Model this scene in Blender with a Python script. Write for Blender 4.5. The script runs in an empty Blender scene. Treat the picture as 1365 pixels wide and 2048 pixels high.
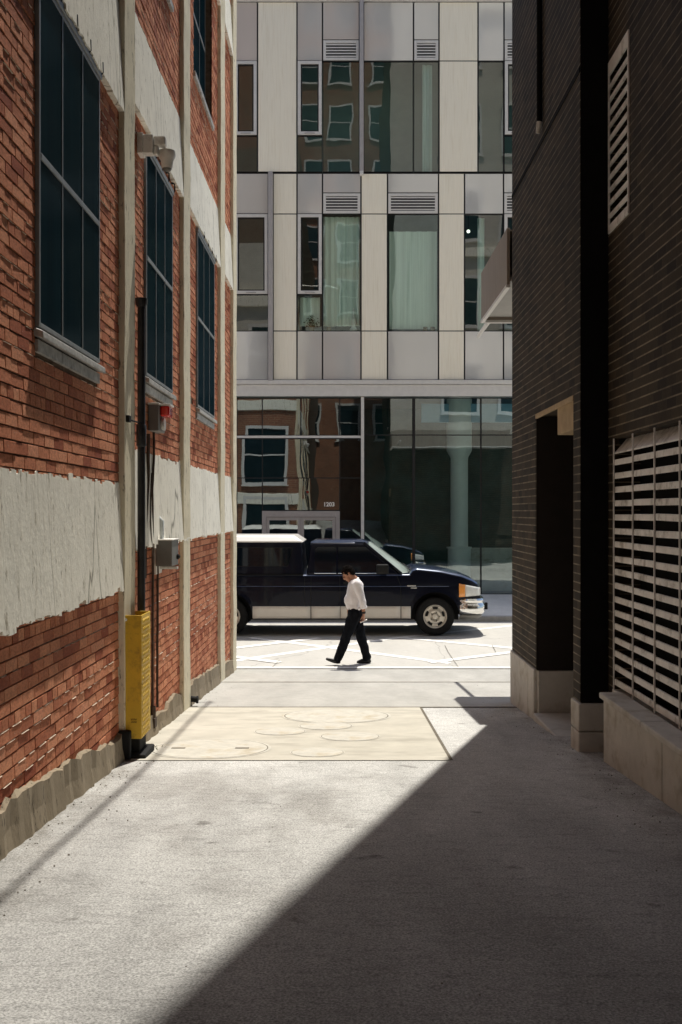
import bpy, bmesh, math, random
from mathutils import Vector, Matrix
random.seed(7)
S = bpy.context.scene
COL = S.collection
R = random.uniform
rad = math.radians

# ------------------------------------------------------------------ materials
def new_mat(name):
    m = bpy.data.materials.new(name); m.use_nodes = True
    nt = m.node_tree; nt.nodes.clear()
    out = nt.nodes.new('ShaderNodeOutputMaterial')
    return m, nt, out
def N(nt, t, **kw):
    n = nt.nodes.new(t)
    for k, v in kw.items():
        if k in n.inputs: n.inputs[k].default_value = v
        else: setattr(n, k, v)
    return n
def L(nt, a, b): nt.links.new(a, b)
def c4(c): return (c[0], c[1], c[2], 1.0)

def mix_col(nt, fac, a, b, mode='MIX'):
    n = nt.nodes.new('ShaderNodeMix'); n.data_type = 'RGBA'; n.blend_type = mode
    def put(i, v):
        if hasattr(v, 'is_linked') or hasattr(v, 'links'): L(nt, v, n.inputs[i])
        elif isinstance(v, (int, float)): n.inputs[i].default_value = v
        else: n.inputs[i].default_value = c4(v)
    put(0, fac); put(6, a); put(7, b)
    return n.outputs[2]
def coords(nt, scale=(1, 1, 1)):
    tc = N(nt, 'ShaderNodeTexCoord'); mp = N(nt, 'ShaderNodeMapping')
    mp.inputs['Scale'].default_value = scale
    L(nt, tc.outputs['Object'], mp.inputs['Vector'])
    return mp.outputs['Vector']
def noise(nt, scale, detail=4, rough=.55, stretch=(1, 1, 1), lo=.35, hi=.65):
    v = coords(nt, stretch)
    n = N(nt, 'ShaderNodeTexNoise', Scale=scale, Detail=detail, Roughness=rough)
    L(nt, v, n.inputs['Vector'])
    mr = N(nt, 'ShaderNodeMapRange'); mr.inputs[1].default_value = lo; mr.inputs[2].default_value = hi
    L(nt, n.outputs['Fac'], mr.inputs[0])
    return mr.outputs[0]
def principled(nt, out, rough=.7, metal=0., spec=.4, **kw):
    p = N(nt, 'ShaderNodeBsdfPrincipled')
    p.inputs['Roughness'].default_value = rough
    p.inputs['Metallic'].default_value = metal
    p.inputs['Specular IOR Level'].default_value = spec
    for k, v in kw.items(): p.inputs[k.replace('_', ' ')].default_value = v
    L(nt, p.outputs[0], out.inputs[0])
    return p
def bump(nt, p, h, strength=.3, dist=.01):
    b = N(nt, 'ShaderNodeBump', Strength=strength, Distance=dist)
    L(nt, h, b.inputs['Height']); L(nt, b.outputs[0], p.inputs['Normal'])
    return b

def plain(name, c, rough=.6, metal=0., spec=.4, var=.18, vscale=6., bmp=0., bscale=60., stretch=(1, 1, 1), dirt=None, dscale=3., dstretch=(1, 1, 1), coat=0.):
    """one paint / metal / stone with weathered variation"""
    m, nt, out = new_mat(name)
    p = principled(nt, out, rough, metal, spec)
    if coat: p.inputs['Coat Weight'].default_value = coat; p.inputs['Coat Roughness'].default_value = .04
    f = noise(nt, vscale, 5, .6, stretch, .3, .7)
    dark = tuple(x * (1 - var) for x in c); light = tuple(min(1, x * (1 + var)) for x in c)
    col = mix_col(nt, f, dark, light)
    if dirt:
        d = noise(nt, dscale, 6, .65, dstretch, .52, .72)
        col = mix_col(nt, d, col, dirt)
    L(nt, col, p.inputs['Base Color'])
    if bmp:
        h = noise(nt, bscale, 4, .6, (1, 1, 1), .2, .8)
        bump(nt, p, h, bmp, .01)
    return m

def asphalt(name, c, grain=220, contrast=.5, patch=.12, crack=True, bs=.5, vignette=None, stains=False):
    m, nt, out = new_mat(name)
    p = principled(nt, out, .9, 0, .25)
    f = noise(nt, grain, 3, .7, (1, 1, 1), .32, .68)
    col = mix_col(nt, f, tuple(x * (1 - contrast) for x in c), tuple(x * (1 + contrast * .8) for x in c))
    f2 = noise(nt, 1.1, 5, .6, (1.6, .5, 1), .35, .68)
    col = mix_col(nt, f2, col, mix_col(nt, 1.0, col, (1 - patch * 1.6,) * 3, 'MULTIPLY'))
    f4 = noise(nt, 14, 6, .7, (.4, 1.6, 1), .5, .8)
    col = mix_col(nt, f4, col, mix_col(nt, 1.0, col, (1 - patch * 2.2,) * 3, 'MULTIPLY'))
    if crack:
        v = coords(nt, (.55, .4, 1)); vo = N(nt, 'ShaderNodeTexVoronoi', feature='DISTANCE_TO_EDGE', Scale=.8)
        wob = N(nt, 'ShaderNodeTexNoise', Scale=3., Detail=5.); L(nt, v, wob.inputs['Vector'])
        add = N(nt, 'ShaderNodeMix', data_type='VECTOR'); add.inputs[0].default_value = .22
        L(nt, v, add.inputs[4]); L(nt, wob.outputs['Color'], add.inputs[5]); L(nt, add.outputs[1], vo.inputs['Vector'])
        mr = N(nt, 'ShaderNodeMapRange'); mr.inputs[1].default_value = 0; mr.inputs[2].default_value = .006
        mr.inputs[3].default_value = .45; mr.inputs[4].default_value = 0
        L(nt, vo.outputs['Distance'], mr.inputs[0])
        col = mix_col(nt, mr.outputs[0], col, tuple(x * .35 for x in c))
    if stains:
        o = noise(nt, .75, 5, .62, (1, .7, 1), .54, .64)
        col = mix_col(nt, o, col, mix_col(nt, 1., col, (.74, .73, .72), 'MULTIPLY'))
        o2 = noise(nt, 3.3, 4, .6, (1, 1, 1), .66, .72)
        col = mix_col(nt, o2, col, mix_col(nt, 1., col, (.55, .54, .53), 'MULTIPLY'))
        tc = N(nt, 'ShaderNodeTexCoord'); sp = N(nt, 'ShaderNodeSeparateXYZ'); L(nt, tc.outputs['Object'], sp.inputs[0])
        sh = N(nt, 'ShaderNodeMath', operation='SUBTRACT'); sh.inputs[1].default_value = .12; L(nt, sp.outputs[0], sh.inputs[0])
        ab = N(nt, 'ShaderNodeMath', operation='ABSOLUTE'); L(nt, sh.outputs[0], ab.inputs[0])
        mr = N(nt, 'ShaderNodeMapRange'); mr.inputs[1].default_value = 1.45; mr.inputs[2].default_value = 1.95; L(nt, ab.outputs[0], mr.inputs[0])
        nz = noise(nt, 6, 5, .7, (1, .5, 1), .3, .7); ml = N(nt, 'ShaderNodeMath', operation='MULTIPLY'); L(nt, mr.outputs[0], ml.inputs[0]); L(nt, nz, ml.inputs[1])
        col = mix_col(nt, ml.outputs[0], col, mix_col(nt, 1., col, (.45, .42, .38), 'MULTIPLY'))
    if vignette:                                  # vignette painted into the colour, darker toward the viewer
        tc = N(nt, 'ShaderNodeTexCoord'); sp = N(nt, 'ShaderNodeSeparateXYZ'); L(nt, tc.outputs['Object'], sp.inputs[0])
        mr = N(nt, 'ShaderNodeMapRange', interpolation_type='SMOOTHSTEP'); mr.inputs[1].default_value = vignette[0]; mr.inputs[2].default_value = vignette[1]
        mr.inputs[3].default_value = 1; mr.inputs[4].default_value = 0; L(nt, sp.outputs[1], mr.inputs[0])
        col = mix_col(nt, mr.outputs[0], col, mix_col(nt, 1., col, (vignette[2],) * 3, 'MULTIPLY'))
    L(nt, col, p.inputs['Base Color'])
    h = noise(nt, grain * .8, 3, .7, (1, 1, 1), .2, .8)
    bump(nt, p, h, bs, .006)
    return m

def brick_units(name):
    """colour of the modelled red bricks: one tint per brick plus soot"""
    m, nt, out = new_mat(name)
    p = principled(nt, out, .85, 0, .25)
    g = N(nt, 'ShaderNodeNewGeometry')
    cr = N(nt, 'ShaderNodeValToRGB'); e = cr.color_ramp.elements
    e[0].position = 0; e[0].color = (.34, .085, .04, 1); e[1].position = 1; e[1].color = (.76, .33, .19, 1)
    for pos, c in ((.10, (.46, .145, .070)), (.55, (.68, .265, .138)), (.9, (.76, .33, .18))):
        x = e.new(pos); x.color = c4(c)
    L(nt, g.outputs['Random Per Island'], cr.inputs[0])
    f = noise(nt, 28, 5, .7, (1, 1, 2), .4, .75)
    col = mix_col(nt, f, cr.outputs[0], mix_col(nt, 1., cr.outputs[0], (.52, .47, .45), 'MULTIPLY'))
    f2 = noise(nt, .9, 6, .65, (1, 1, .6), .5, .75)
    col = mix_col(nt, f2, col, mix_col(nt, 1., col, (.62, .55, .52), 'MULTIPLY'))
    f3 = noise(nt, 60, 4, .7, (1, 1, 1), .62, .74)
    col = mix_col(nt, f3, col, (.62, .5, .4))
    L(nt, col, p.inputs['Base Color'])
    bump(nt, p, noise(nt, 90, 5, .7, (1, 1, 1), .2, .8), .55, .006)
    return m

def brick_tex(name, c1, c2, mortar, w=.2, h=.0775, ms=.006, soot=.5, bs=.5, bed=None):
    m, nt, out = new_mat(name)
    p = principled(nt, out, .8, 0, .25)
    tc = N(nt, 'ShaderNodeTexCoord'); sx = N(nt, 'ShaderNodeSeparateXYZ'); L(nt, tc.outputs['Object'], sx.inputs[0])
    ad = N(nt, 'ShaderNodeMath', operation='ADD'); L(nt, sx.outputs[0], ad.inputs[0]); L(nt, sx.outputs[1], ad.inputs[1])
    cb = N(nt, 'ShaderNodeCombineXYZ'); L(nt, ad.outputs[0], cb.inputs[0]); L(nt, sx.outputs[2], cb.inputs[1])
    b = N(nt, 'ShaderNodeTexBrick', Scale=1.0)
    b.inputs['Brick Width'].default_value = w; b.inputs['Row Height'].default_value = h
    b.inputs['Mortar Size'].default_value = ms; b.inputs['Mortar Smooth'].default_value = .15
    b.inputs['Color1'].default_value = c4(c1); b.inputs['Color2'].default_value = c4(c2); b.inputs['Mortar'].default_value = c4(mortar)
    b.inputs['Bias'].default_value = -.1
    L(nt, cb.outputs[0], b.inputs['Vector'])
    bcol = b.outputs['Color']
    if bed:
        dv = N(nt, 'ShaderNodeMath', operation='DIVIDE'); dv.inputs[1].default_value = h; L(nt, sx.outputs[2], dv.inputs[0])
        fr = N(nt, 'ShaderNodeMath', operation='FRACT'); L(nt, dv.outputs[0], fr.inputs[0])
        ab = N(nt, 'ShaderNodeMath', operation='PINGPONG'); ab.inputs[1].default_value = .5; L(nt, fr.outputs[0], ab.inputs[0])
        lt = N(nt, 'ShaderNodeMapRange'); lt.inputs[1].default_value = .055; lt.inputs[2].default_value = .09; lt.inputs[3].default_value = 1; lt.inputs[4].default_value = 0
        L(nt, ab.outputs[0], lt.inputs[0])
        nz = noise(nt, 5, 4, .6, (1, 1, 1), .25, .6)
        ml = N(nt, 'ShaderNodeMath', operation='MULTIPLY'); L(nt, lt.outputs[0], ml.inputs[0]); L(nt, nz, ml.inputs[1])
        bcol = mix_col(nt, ml.outputs[0], bcol, bed)
    f = noise(nt, 1.3, 6, .65, (1, 1, .7), .42, .7)
    col = mix_col(nt, f, bcol, mix_col(nt, 1., bcol, (1 - soot,) * 3, 'MULTIPLY'))
    f2 = noise(nt, 45, 5, .7, (1, 1, 1), .35, .7)
    col = mix_col(nt, f2, col, mix_col(nt, 1., col, (.7,) * 3, 'MULTIPLY'))
    L(nt, col, p.inputs['Base Color'])
    bn = bump(nt, p, b.outputs['Fac'], bs, .008); bn.invert = True
    return m

def stucco(name, c, dirt, cracks=True):
    """old whitewashed cement: runs of dirt, hairline cracks, chips"""
    m, nt, out = new_mat(name)
    p = principled(nt, out, .9, 0, .2)
    f = noise(nt, 4, 6, .65, (1, 1, 1), .35, .68)
    col = mix_col(nt, f, tuple(x * .9 for x in c), c)
    st = noise(nt, 6, 6, .7, (3, 3, .18), .56, .80)
    col = mix_col(nt, st, col, tuple(.42 * a + .58 * b for a, b in zip(c, dirt)))
    ch = noise(nt, 13, 7, .78, (1.5, 1.5, .4), .565, .66)
    col = mix_col(nt, ch, col, dirt)
    pt = noise(nt, .9, 4, .6, (1, 1, 1), .62, .85)
    col = mix_col(nt, pt, col, tuple(.5 * a + .5 * b for a, b in zip(c, dirt)))
    if cracks:
        v = coords(nt, (1, 1, .10)); vo = N(nt, 'ShaderNodeTexVoronoi', feature='DISTANCE_TO_EDGE', Scale=.85)
        wob = N(nt, 'ShaderNodeTexNoise', Scale=6., Detail=4.); L(nt, v, wob.inputs['Vector'])
        add = N(nt, 'ShaderNodeMix', data_type='VECTOR'); add.inputs[0].default_value = .06
        L(nt, v, add.inputs[4]); L(nt, wob.outputs['Color'], add.inputs[5]); L(nt, add.outputs[1], vo.inputs['Vector'])
        mr = N(nt, 'ShaderNodeMapRange'); mr.inputs[1].default_value = 0; mr.inputs[2].default_value = .0045
        mr.inputs[3].default_value = .75; mr.inputs[4].default_value = 0
        L(nt, vo.outputs['Distance'], mr.inputs[0])
        col = mix_col(nt, mr.outputs[0], col, tuple(x * .35 for x in dirt))
    L(nt, col, p.inputs['Base Color'])
    bump(nt, p, noise(nt, 30, 6, .7, (1, 1, .5), .2, .8), .35, .01)
    return m

def window_glass(name, tint, refl, fac=.22, wave=.02, wscale=1.2, rough=.0):
    """pane one can see through, with a wavy reflection"""
    m, nt, out = new_mat(name)
    tr = N(nt, 'ShaderNodeBsdfTransparent'); tr.inputs[0].default_value = c4(tint)
    gl = N(nt, 'ShaderNodeBsdfGlossy'); gl.inputs[0].default_value = c4(refl); gl.inputs['Roughness'].default_value = rough
    mx = N(nt, 'ShaderNodeMixShader')
    lw = N(nt, 'ShaderNodeLayerWeight', Blend=.35)
    mr = N(nt, 'ShaderNodeMapRange'); mr.inputs[3].default_value = fac; mr.inputs[4].default_value = 1
    L(nt, lw.outputs['Facing'], mr.inputs[0])
    mr.inputs[1].default_value = .2
    L(nt, mr.outputs[0], mx.inputs[0]); L(nt, tr.outputs[0], mx.inputs[1]); L(nt, gl.outputs[0], mx.inputs[2])
    L(nt, mx.outputs[0], out.inputs[0])
    h = noise(nt, wscale, 2, .5, (1, 1, .6), 0, 1)
    b = N(nt, 'ShaderNodeBump', Strength=1., Distance=wave); L(nt, h, b.inputs['Height']); L(nt, b.outputs[0], gl.inputs['Normal'])
    return m

M = {}
M['ground'] = asphalt('alley_asphalt', (.65, .642, .615), 105, .55, .17, False, .5, (2.5, 9.0, .56), True)
M['strip'] = asphalt('old_concrete', (.50, .487, .45), 150, .18, .14, False)
M['pad'] = plain('cream_concrete', (.535, .505, .43), .85, 0, .25, .12, 2.5, .3, 160, (1, 1, 1), (.38, .355, .30), 2.2, (.6, 2, 1))
M['cover'] = plain('cream_painted_iron', (.57, .545, .475), .7, 0, .3, .12, 9, .3, 120, (1, 1, 1), (.45, .38, .26), 4)
M['groove'] = plain('packed_dirt', (.17, .15, .12), .95, 0, .1, .3, 20)
M['street'] = asphalt('street_concrete', (.57, .55, .505), 120, .12, .07)
M['marking'] = plain('road_paint', (.90, .88, .83), .8, 0, .3, .06, 20, .2, 150, (1, 1, 1), (.6, .58, .53), 9)
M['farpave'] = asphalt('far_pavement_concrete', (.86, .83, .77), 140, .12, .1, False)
M['kerb'] = plain('kerb_stone', (.42, .40, .37), .85, 0, .3, .15, 10, .3)
M['brick'] = brick_units('red_brick')
M['mortar'] = plain('sandy_mortar', (.20, .14, .10), .95, 0, .15, .35, 14, .6, 80)
M['bead'] = plain('pale_mortar_bead', (.66, .55, .43), .95, 0, .15, .3, 20, .4, 80)
M['band'] = stucco('whitewashed_cement', (.95, .915, .80), (.30, .26, .19))
M['pil'] = stucco('cream_concrete_pier', (.82, .745, .56), (.20, .165, .11), False)
M['found'] = stucco('crumbling_cement', (.31, .255, .18), (.035, .028, .02), False)
M['alu'] = plain('dull_aluminium', (.30, .31, .31), .5, .4, .5, .15, 12)
M['sillm'] = plain('flaking_grey_metal', (.46, .45, .42), .6, .3, .4, .25, 18, .2, 60, (1, 1, 1), (.2, .19, .17), 8)
def dark_window(name):
    m, nt, out = new_mat(name)
    p = N(nt, 'ShaderNodeBsdfDiffuse'); g = N(nt, 'ShaderNodeBsdfGlossy', Roughness=.12); g.inputs[0].default_value = (.55, .75, .85, 1)
    mx = N(nt, 'ShaderNodeMixShader'); mx.inputs[0].default_value = .035
    f = noise(nt, 3, 4, .6, (4, 4, .08), .3, .7)
    f2 = noise(nt, 1.2, 5, .6, (1, 1, 1), .4, .75)
    L(nt, mix_col(nt, f2, mix_col(nt, f, (.004, .013, .019), (.008, .024, .033)), (.010, .020, .025)), p.inputs['Color'])
    L(nt, p.outputs[0], mx.inputs[1]); L(nt, g.outputs[0], mx.inputs[2]); L(nt, mx.outputs[0], out.inputs[0])
    return m
M['darkglass'] = dark_window('screened_dark_glass')
M['rb'] = brick_tex('dark_brown_brick', (.066, .049, .031), (.020, .016, .012), (.055, .046, .033), .2, .0775, .005, .45, .5, (.28, .24, .17))
M['rb2'] = brick_tex('red_street_brick', (.36, .15, .08), (.26, .10, .055), (.42, .35, .27), .2, .0775, .006, .3)
M['pale_bounce'] = brick_tex('pale_bounce_brick', (.72, .68, .60), (.66, .62, .55), (.6, .57, .5), .2, .0775, .006, .15)  # pale so the unseen street walls bounce light onto the glass front
M['stone'] = plain('limestone', (.56, .54, .495), .8, 0, .3, .1, 5, .2, 70, (1, 1, 1), (.36, .32, .25), 3.5)
M['louver'] = plain('louvre_paint', (.80, .785, .75), .5, .0, .4, .1, 8, 0, 60, (1, 1, 1), (.28, .25, .21), 5)
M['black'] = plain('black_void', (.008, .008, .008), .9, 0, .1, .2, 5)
M['lint'] = plain('tan_lintel', (.42, .32, .20), .8, 0, .2, .15, 8, .2)
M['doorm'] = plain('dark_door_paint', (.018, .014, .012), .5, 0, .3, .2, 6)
M['canopy'] = plain('beige_canopy_metal', (.30, .255, .21), .6, .1, .4, .1, 4, 0, 60, (3, 3, .3))
M['soffit'] = plain('grey_soffit', (.36, .35, .33), .7, 0, .3, .08, 4)
M['steel'] = plain('galvanised_steel', (.40, .41, .40), .45, .6, .5, .15, 14)
M['pipe'] = plain('dark_grey_pipe_paint', (.035, .035, .038), .42, .3, .5, .3, 9)
M['yellow'] = plain('yellow_guard_paint', (.70, .45, .035), .5, 0, .4, .1, 5, .12, 70, (1, 1, 1), (.42, .25, .03), 9)
M['greybox'] = plain('grey_enclosure_paint', (.19, .185, .17), .55, .1, .4, .1, 9)
M['cable'] = plain('brown_cable_sheath', (.075, .05, .035), .7, 0, .3, .3, 12)
M['rubber'] = plain('black_rubber', (.012, .012, .012), .8, 0, .3, .3, 15)
M['red'] = plain('red_strobe_lens', (.72, .02, .015), .25, 0, .5, .1, 9, coat=.6)
M['white'] = plain('white_plastic', (.86, .84, .79), .45, 0, .4, .06, 9, 0, 60, (1, 1, 1), (.5, .47, .42), 6)
M['whitepipe'] = plain('pale_conduit', (.62, .66, .66), .5, 0, .4, .06, 9)
M['wood'] = plain('pale_wood_grain_panel', (.97, .915, .77), .6, 0, .3, .03, 5, 0, 60, (7, 7, .35), (.87, .80, .64), 4, (8, 8, .25))
def spandrel(name):
    m, nt, out = new_mat(name)
    p = principled(nt, out, .07, .25, .6)
    f = noise(nt, .5, 3, .5, (1, 1, .4), .3, .7)
    L(nt, mix_col(nt, f, (.60, .595, .57), (.74, .73, .70)), p.inputs['Base Color'])
    bump(nt, p, noise(nt, .9, 2, .5, (1.4, 1, .5), 0, 1), 1., .006)
    return m
M['spandrel'] = spandrel('grey_spandrel_glass')
M['glass'] = window_glass('green_tinted_glass', (.80, .92, .87), (.80, .92, .92), .16, .005, .9)
M['glasslow'] = window_glass('shopfront_glass', (.66, .80, .78), (.78, .86, .86), .27, .005, .8)
M['glassup'] = window_glass('teal_tinted_glass', (.60, .76, .74), (.72, .70, .66), .19, .004, .9)
M['mull'] = plain('black_gasket', (.02, .02, .02), .6, 0, .3, .2, 8)
M['frame'] = plain('pale_window_frame', (.70, .685, .66), .5, .1, .4, .05, 8)
M['fin'] = plain('grey_aluminium_fin', (.44, .42, .42), .45, .3, .5, .06, 6)
M['doorframe'] = plain('mauve_grey_door_frame', (.42, .385, .37), .5, .2, .4, .06, 8)
M['inside_dark'] = plain('dark_interior_wall', (.045, .05, .05), .8, 0, .2, .3, .8)
M['inside_pale'] = plain('pale_interior_wall', (.36, .43, .39), .8, 0, .2, .1, .8)
M['inside_grey'] = plain('grey_interior_wall', (.20, .24, .23), .8, 0, .2, .3, .7)
M['slab'] = plain('interior_floor', (.16, .15, .14), .8, 0, .2, .1, 2)
M['curtain'] = plain('pale_green_curtain', (.86, .92, .84), .9, 0, .2, .1, 3, 0, 60, (6, 6, .1), (.5, .6, .53), 2, (5, 5, .1))
M['column'] = plain('white_round_column', (.86, .87, .84), .6, 0, .3, .06, 3)
M['inside_teal'] = plain('teal_interior_wall', (.05, .10, .10), .8, 0, .2, .5, .8)
M['blue'] = plain('mirrored_sky_blue', (.28, .50, .66), .6, 0, .3, .1, 1)  # painted stand-in for sky mirrored in the shopfront glass
M['leaf'] = plain('leaf_green', (.05, .085, .03), .6, 0, .3, .4, 20)
M['clay'] = plain('brown_clay', (.22, .15, .08), .7, 0, .3, .2, 12)
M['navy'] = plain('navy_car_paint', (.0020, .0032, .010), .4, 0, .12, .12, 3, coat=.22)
M['navylit'] = plain('navy_paint_lit', (.03, .05, .11), .3, .2, .5, .12, 3, coat=.9)  # lighter navy for hood and roof, highlight painted into the colour
M['beige'] = plain('beige_car_paint', (.60, .55, .48), .4, .0, .5, .06, 3, coat=.5)
M['whitecar'] = plain('white_fibreglass', (.80, .77, .72), .35, 0, .5, .04, 4, coat=.4)
M['chrome'] = plain('chrome', (.78, .77, .74), .14, 1., .5, .06, 6)
M['carglass'] = plain('dark_car_glass', (.004, .007, .011), .04, 0, .35, .2, 2)
M['windshield'] = plain('sky_pale_windscreen', (.36, .42, .38), .08, 0, .8, .2, 2)  # glass colour lightened to stand for reflected sky
M['tyre'] = plain('tyre_rubber', (.012, .012, .012), .85, 0, .2, .3, 20)
M['rim'] = plain('silver_steel_wheel', (.60, .55, .47), .35, .55, .5, .08, 8)
M['amber'] = plain('amber_lens', (.85, .33, .07), .2, 0, .5, .06, 8, coat=.6)
M['lens'] = plain('clear_headlamp_lens', (.70, .71, .68), .15, 0, .6, .08, 14, coat=.6)
M['skin'] = plain('skin', (.42, .21, .13), .6, 0, .3, .08, 20)
M['hair'] = plain('black_hair', (.010, .008, .007), .95, 0, .06, .4, 60, .9, 130)
M['shirt'] = plain('white_shirt_cloth', (.80, .765, .76), .9, 0, .15, .05, 14, .8, 14)
M['trouser'] = plain('black_trouser_cloth', (.009, .010, .013), .95, 0, .08, .3, 16, .6, 14)
M['shoe'] = plain('black_leather', (.008, .008, .008), .4, 0, .4, .2, 16)
M['paper'] = plain('white_paper', (.85, .84, .8), .7, 0, .3, .03, 16)
M['weed'] = plain('weed_green', (.10, .11, .04), .8, 0, .2, .4, 30)
M['sign'] = plain('white_vinyl_figures', (.85, .85, .82), .6, 0, .3, .02, 9)
mm, nt_, out_ = new_mat('warm_lamp_globe'); em = N(nt_, 'ShaderNodeEmission', Strength=3.); em.inputs[0].default_value = (1, .93, .8, 1); L(nt_, em.outputs[0], out_.inputs[0]); M['lamp'] = mm

# ------------------------------------------------------------------ mesh helpers
class MB:
    def __init__(s): s.v = []; s.f = []; s.m = []
    def add(s, vs, fs, mi=0):
        o = len(s.v); s.v += [tuple(p) for p in vs]
        s.f += [tuple(i + o for i in f) for f in fs]; s.m += [mi] * len(fs); return s
    def box(s, x0, x1, y0, y1, z0, z1, mi=0):
        if x0 > x1: x0, x1 = x1, x0
        if y0 > y1: y0, y1 = y1, y0
        if z0 > z1: z0, z1 = z1, z0
        return s.add([(x0, y0, z0), (x1, y0, z0), (x1, y1, z0), (x0, y1, z0), (x0, y0, z1), (x1, y0, z1), (x1, y1, z1), (x0, y1, z1)],
                     [(0, 3, 2, 1), (4, 5, 6, 7), (0, 1, 5, 4), (1, 2, 6, 5), (2, 3, 7, 6), (3, 0, 4, 7)], mi)
    def hexa(s, p, mi=0):
        return s.add(p, [(0, 3, 2, 1), (4, 5, 6, 7), (0, 1, 5, 4), (1, 2, 6, 5), (2, 3, 7, 6), (3, 0, 4, 7)], mi)
    def quad(s, a, b, c, d, mi=0): return s.add([a, b, c, d], [(0, 1, 2, 3)], mi)
    def prism_y(s, poly, y0, y1, mi=0):
        n = len(poly)
        vs = [(x, y0, z) for x, z in poly] + [(x, y1, z) for x, z in poly]
        fs = [tuple(range(n)), tuple(range(2 * n - 1, n - 1, -1))] + [(i, i + n, (i + 1) % n + n, (i + 1) % n) for i in range(n)]
        return s.add(vs, fs, mi)
    def tube(s, path, r, n=10, mi=0, caps=True):
        pts = [Vector(p) for p in path]; rs = r if isinstance(r, (list, tuple)) else [r] * len(pts)
        base = len(s.v); prev = None
        for i, p in enumerate(pts):
            t = (pts[min(i + 1, len(pts) - 1)] - pts[max(i - 1, 0)]).normalized()
            if prev is None:
                a = Vector((0, 0, 1)) if abs(t.z) < .9 else Vector((0, 1, 0))
                u = t.cross(a).normalized()
            else: u = (prev - t * prev.dot(t)).normalized()
            prev = u; w = t.cross(u)
            for k in range(n):
                an = 2 * math.pi * k / n
                s.v.append(tuple(p + (u * math.cos(an) + w * math.sin(an)) * rs[i]))
        for i in range(len(pts) - 1):
            for k in range(n):
                a = base + i * n + k; b = base + i * n + (k + 1) % n
                s.f.append((a, b, b + n, a + n)); s.m.append(mi)
        if caps:
            s.f.append(tuple(base + k for k in range(n - 1, -1, -1))); s.m.append(mi)
            e = base + (len(pts) - 1) * n; s.f.append(tuple(e + k for k in range(n))); s.m.append(mi)
        return s
    def lathe(s, prof, c, axis='z', n=24, mi=0, caps=True):
        """prof: list of (radius, height along axis)"""
        c = Vector(c); base = len(s.v)
        for r, h in prof:
            for k in range(n):
                a = 2 * math.pi * k / n
                if axis == 'z': q = Vector((r * math.cos(a), r * math.sin(a), h))
                elif axis == 'y': q = Vector((r * math.cos(a), h, r * math.sin(a)))
                else: q = Vector((h, r * math.cos(a), r * math.sin(a)))
                s.v.append(tuple(c + q))
        for i in range(len(prof) - 1):
            for k in range(n):
                a = base + i * n + k; b = base + i * n + (k + 1) % n
                s.f.append((a, b, b + n, a + n)); s.m.append(mi)
        if not caps: return s
        s.f.append(tuple(base + k for k in range(n))); s.m.append(mi)
        e = base + (len(prof) - 1) * n; s.f.append(tuple(e + k for k in range(n))); s.m.append(mi)
        return s
    def ball(s, c, rx, ry, rz, n=12, m=8, mi=0, rot=None):
        c = Vector(c); base = len(s.v)
        for i in range(m + 1):
            th = math.pi * i / m
            for k in range(n):
                a = 2 * math.pi * k / n
                q = Vector((rx * math.sin(th) * math.cos(a), ry * math.sin(th) * math.sin(a), rz * math.cos(th)))
                if rot: q = rot @ q
                s.v.append(tuple(c + q))
        for i in range(m):
            for k in range(n):
                a = base + i * n + k; b = base + i * n + (k + 1) % n
                s.f.append((a, a + n, b + n, b)); s.m.append(mi)
        return s
    def build(s, name, mats, parent=None, bevel=0, smooth=False, seg=2, ang=40, recalc=True):
        o = Vector((0, 0, 0)); q = parent
        while q: o += q.location; q = q.parent
        me = bpy.data.meshes.new(name)
        me.from_pydata([tuple(Vector(v) - o) for v in s.v], [], s.f)
        if not isinstance(mats, (list, tuple)): mats = [mats]
        for m in mats: me.materials.append(m)
        me.polygons.foreach_set('material_index', s.m)
        if recalc:
            bm = bmesh.new(); bm.from_mesh(me)
            bmesh.ops.remove_doubles(bm, verts=bm.verts, dist=1e-5) if smooth else None
            bmesh.ops.recalc_face_normals(bm, faces=bm.faces); bm.to_mesh(me); bm.free()
        me.update()
        ob = bpy.data.objects.new(name, me); COL.objects.link(ob)
        if parent: ob.parent = parent
        if bevel:
            b = ob.modifiers.new('bevel', 'BEVEL'); b.width = bevel; b.segments = seg; b.limit_method = 'ANGLE'; b.angle_limit = rad(ang)
        if smooth:
            for p in me.polygons: p.use_smooth = True
            try: me.set_sharp_from_angle(angle=rad(42))
            except Exception: pass
        return ob

def thing(name, label, cat, loc=(0, 0, 0), group=None):
    o = bpy.data.objects.new(name, None); COL.objects.link(o); o.location = loc
    o.empty_display_size = .2
    o['label'] = label; o['category'] = cat
    if group: o['group'] = group
    return o
def tag(o, label, cat, group=None):
    o['label'] = label; o['category'] = cat
    if group: o['group'] = group
    return o
def struct(o): o['kind'] = 'structure'; return o

# ------------------------------------------------------------------ survey: where things stand
PX, HY, F = 690., 1024., 2000.
WL = -1.83                                   # plane of the brick wall on the left
GP = [(-60, -.574), (-12, -.574), (16.5, -2.606), (18.5, -2.50), (19.5, -2.457), (22.2, -2.44), (140, -2.44)]
def G(y):
    for (a, za), (b, zb) in zip(GP, GP[1:]):
        if a <= y <= b: return za + (zb - za) * (y - a) / (b - a)
    return GP[-1][1]
def on_ground(x, y):
    """point of the sloping ground sighted at x, y"""
    a, b = 2., 60.
    for i in range(50):
        d = (a + b) / 2
        if -G(d) * F / d > y - HY: a = d
        else: b = d
    return ((x - PX) / F * d, d)
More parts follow.
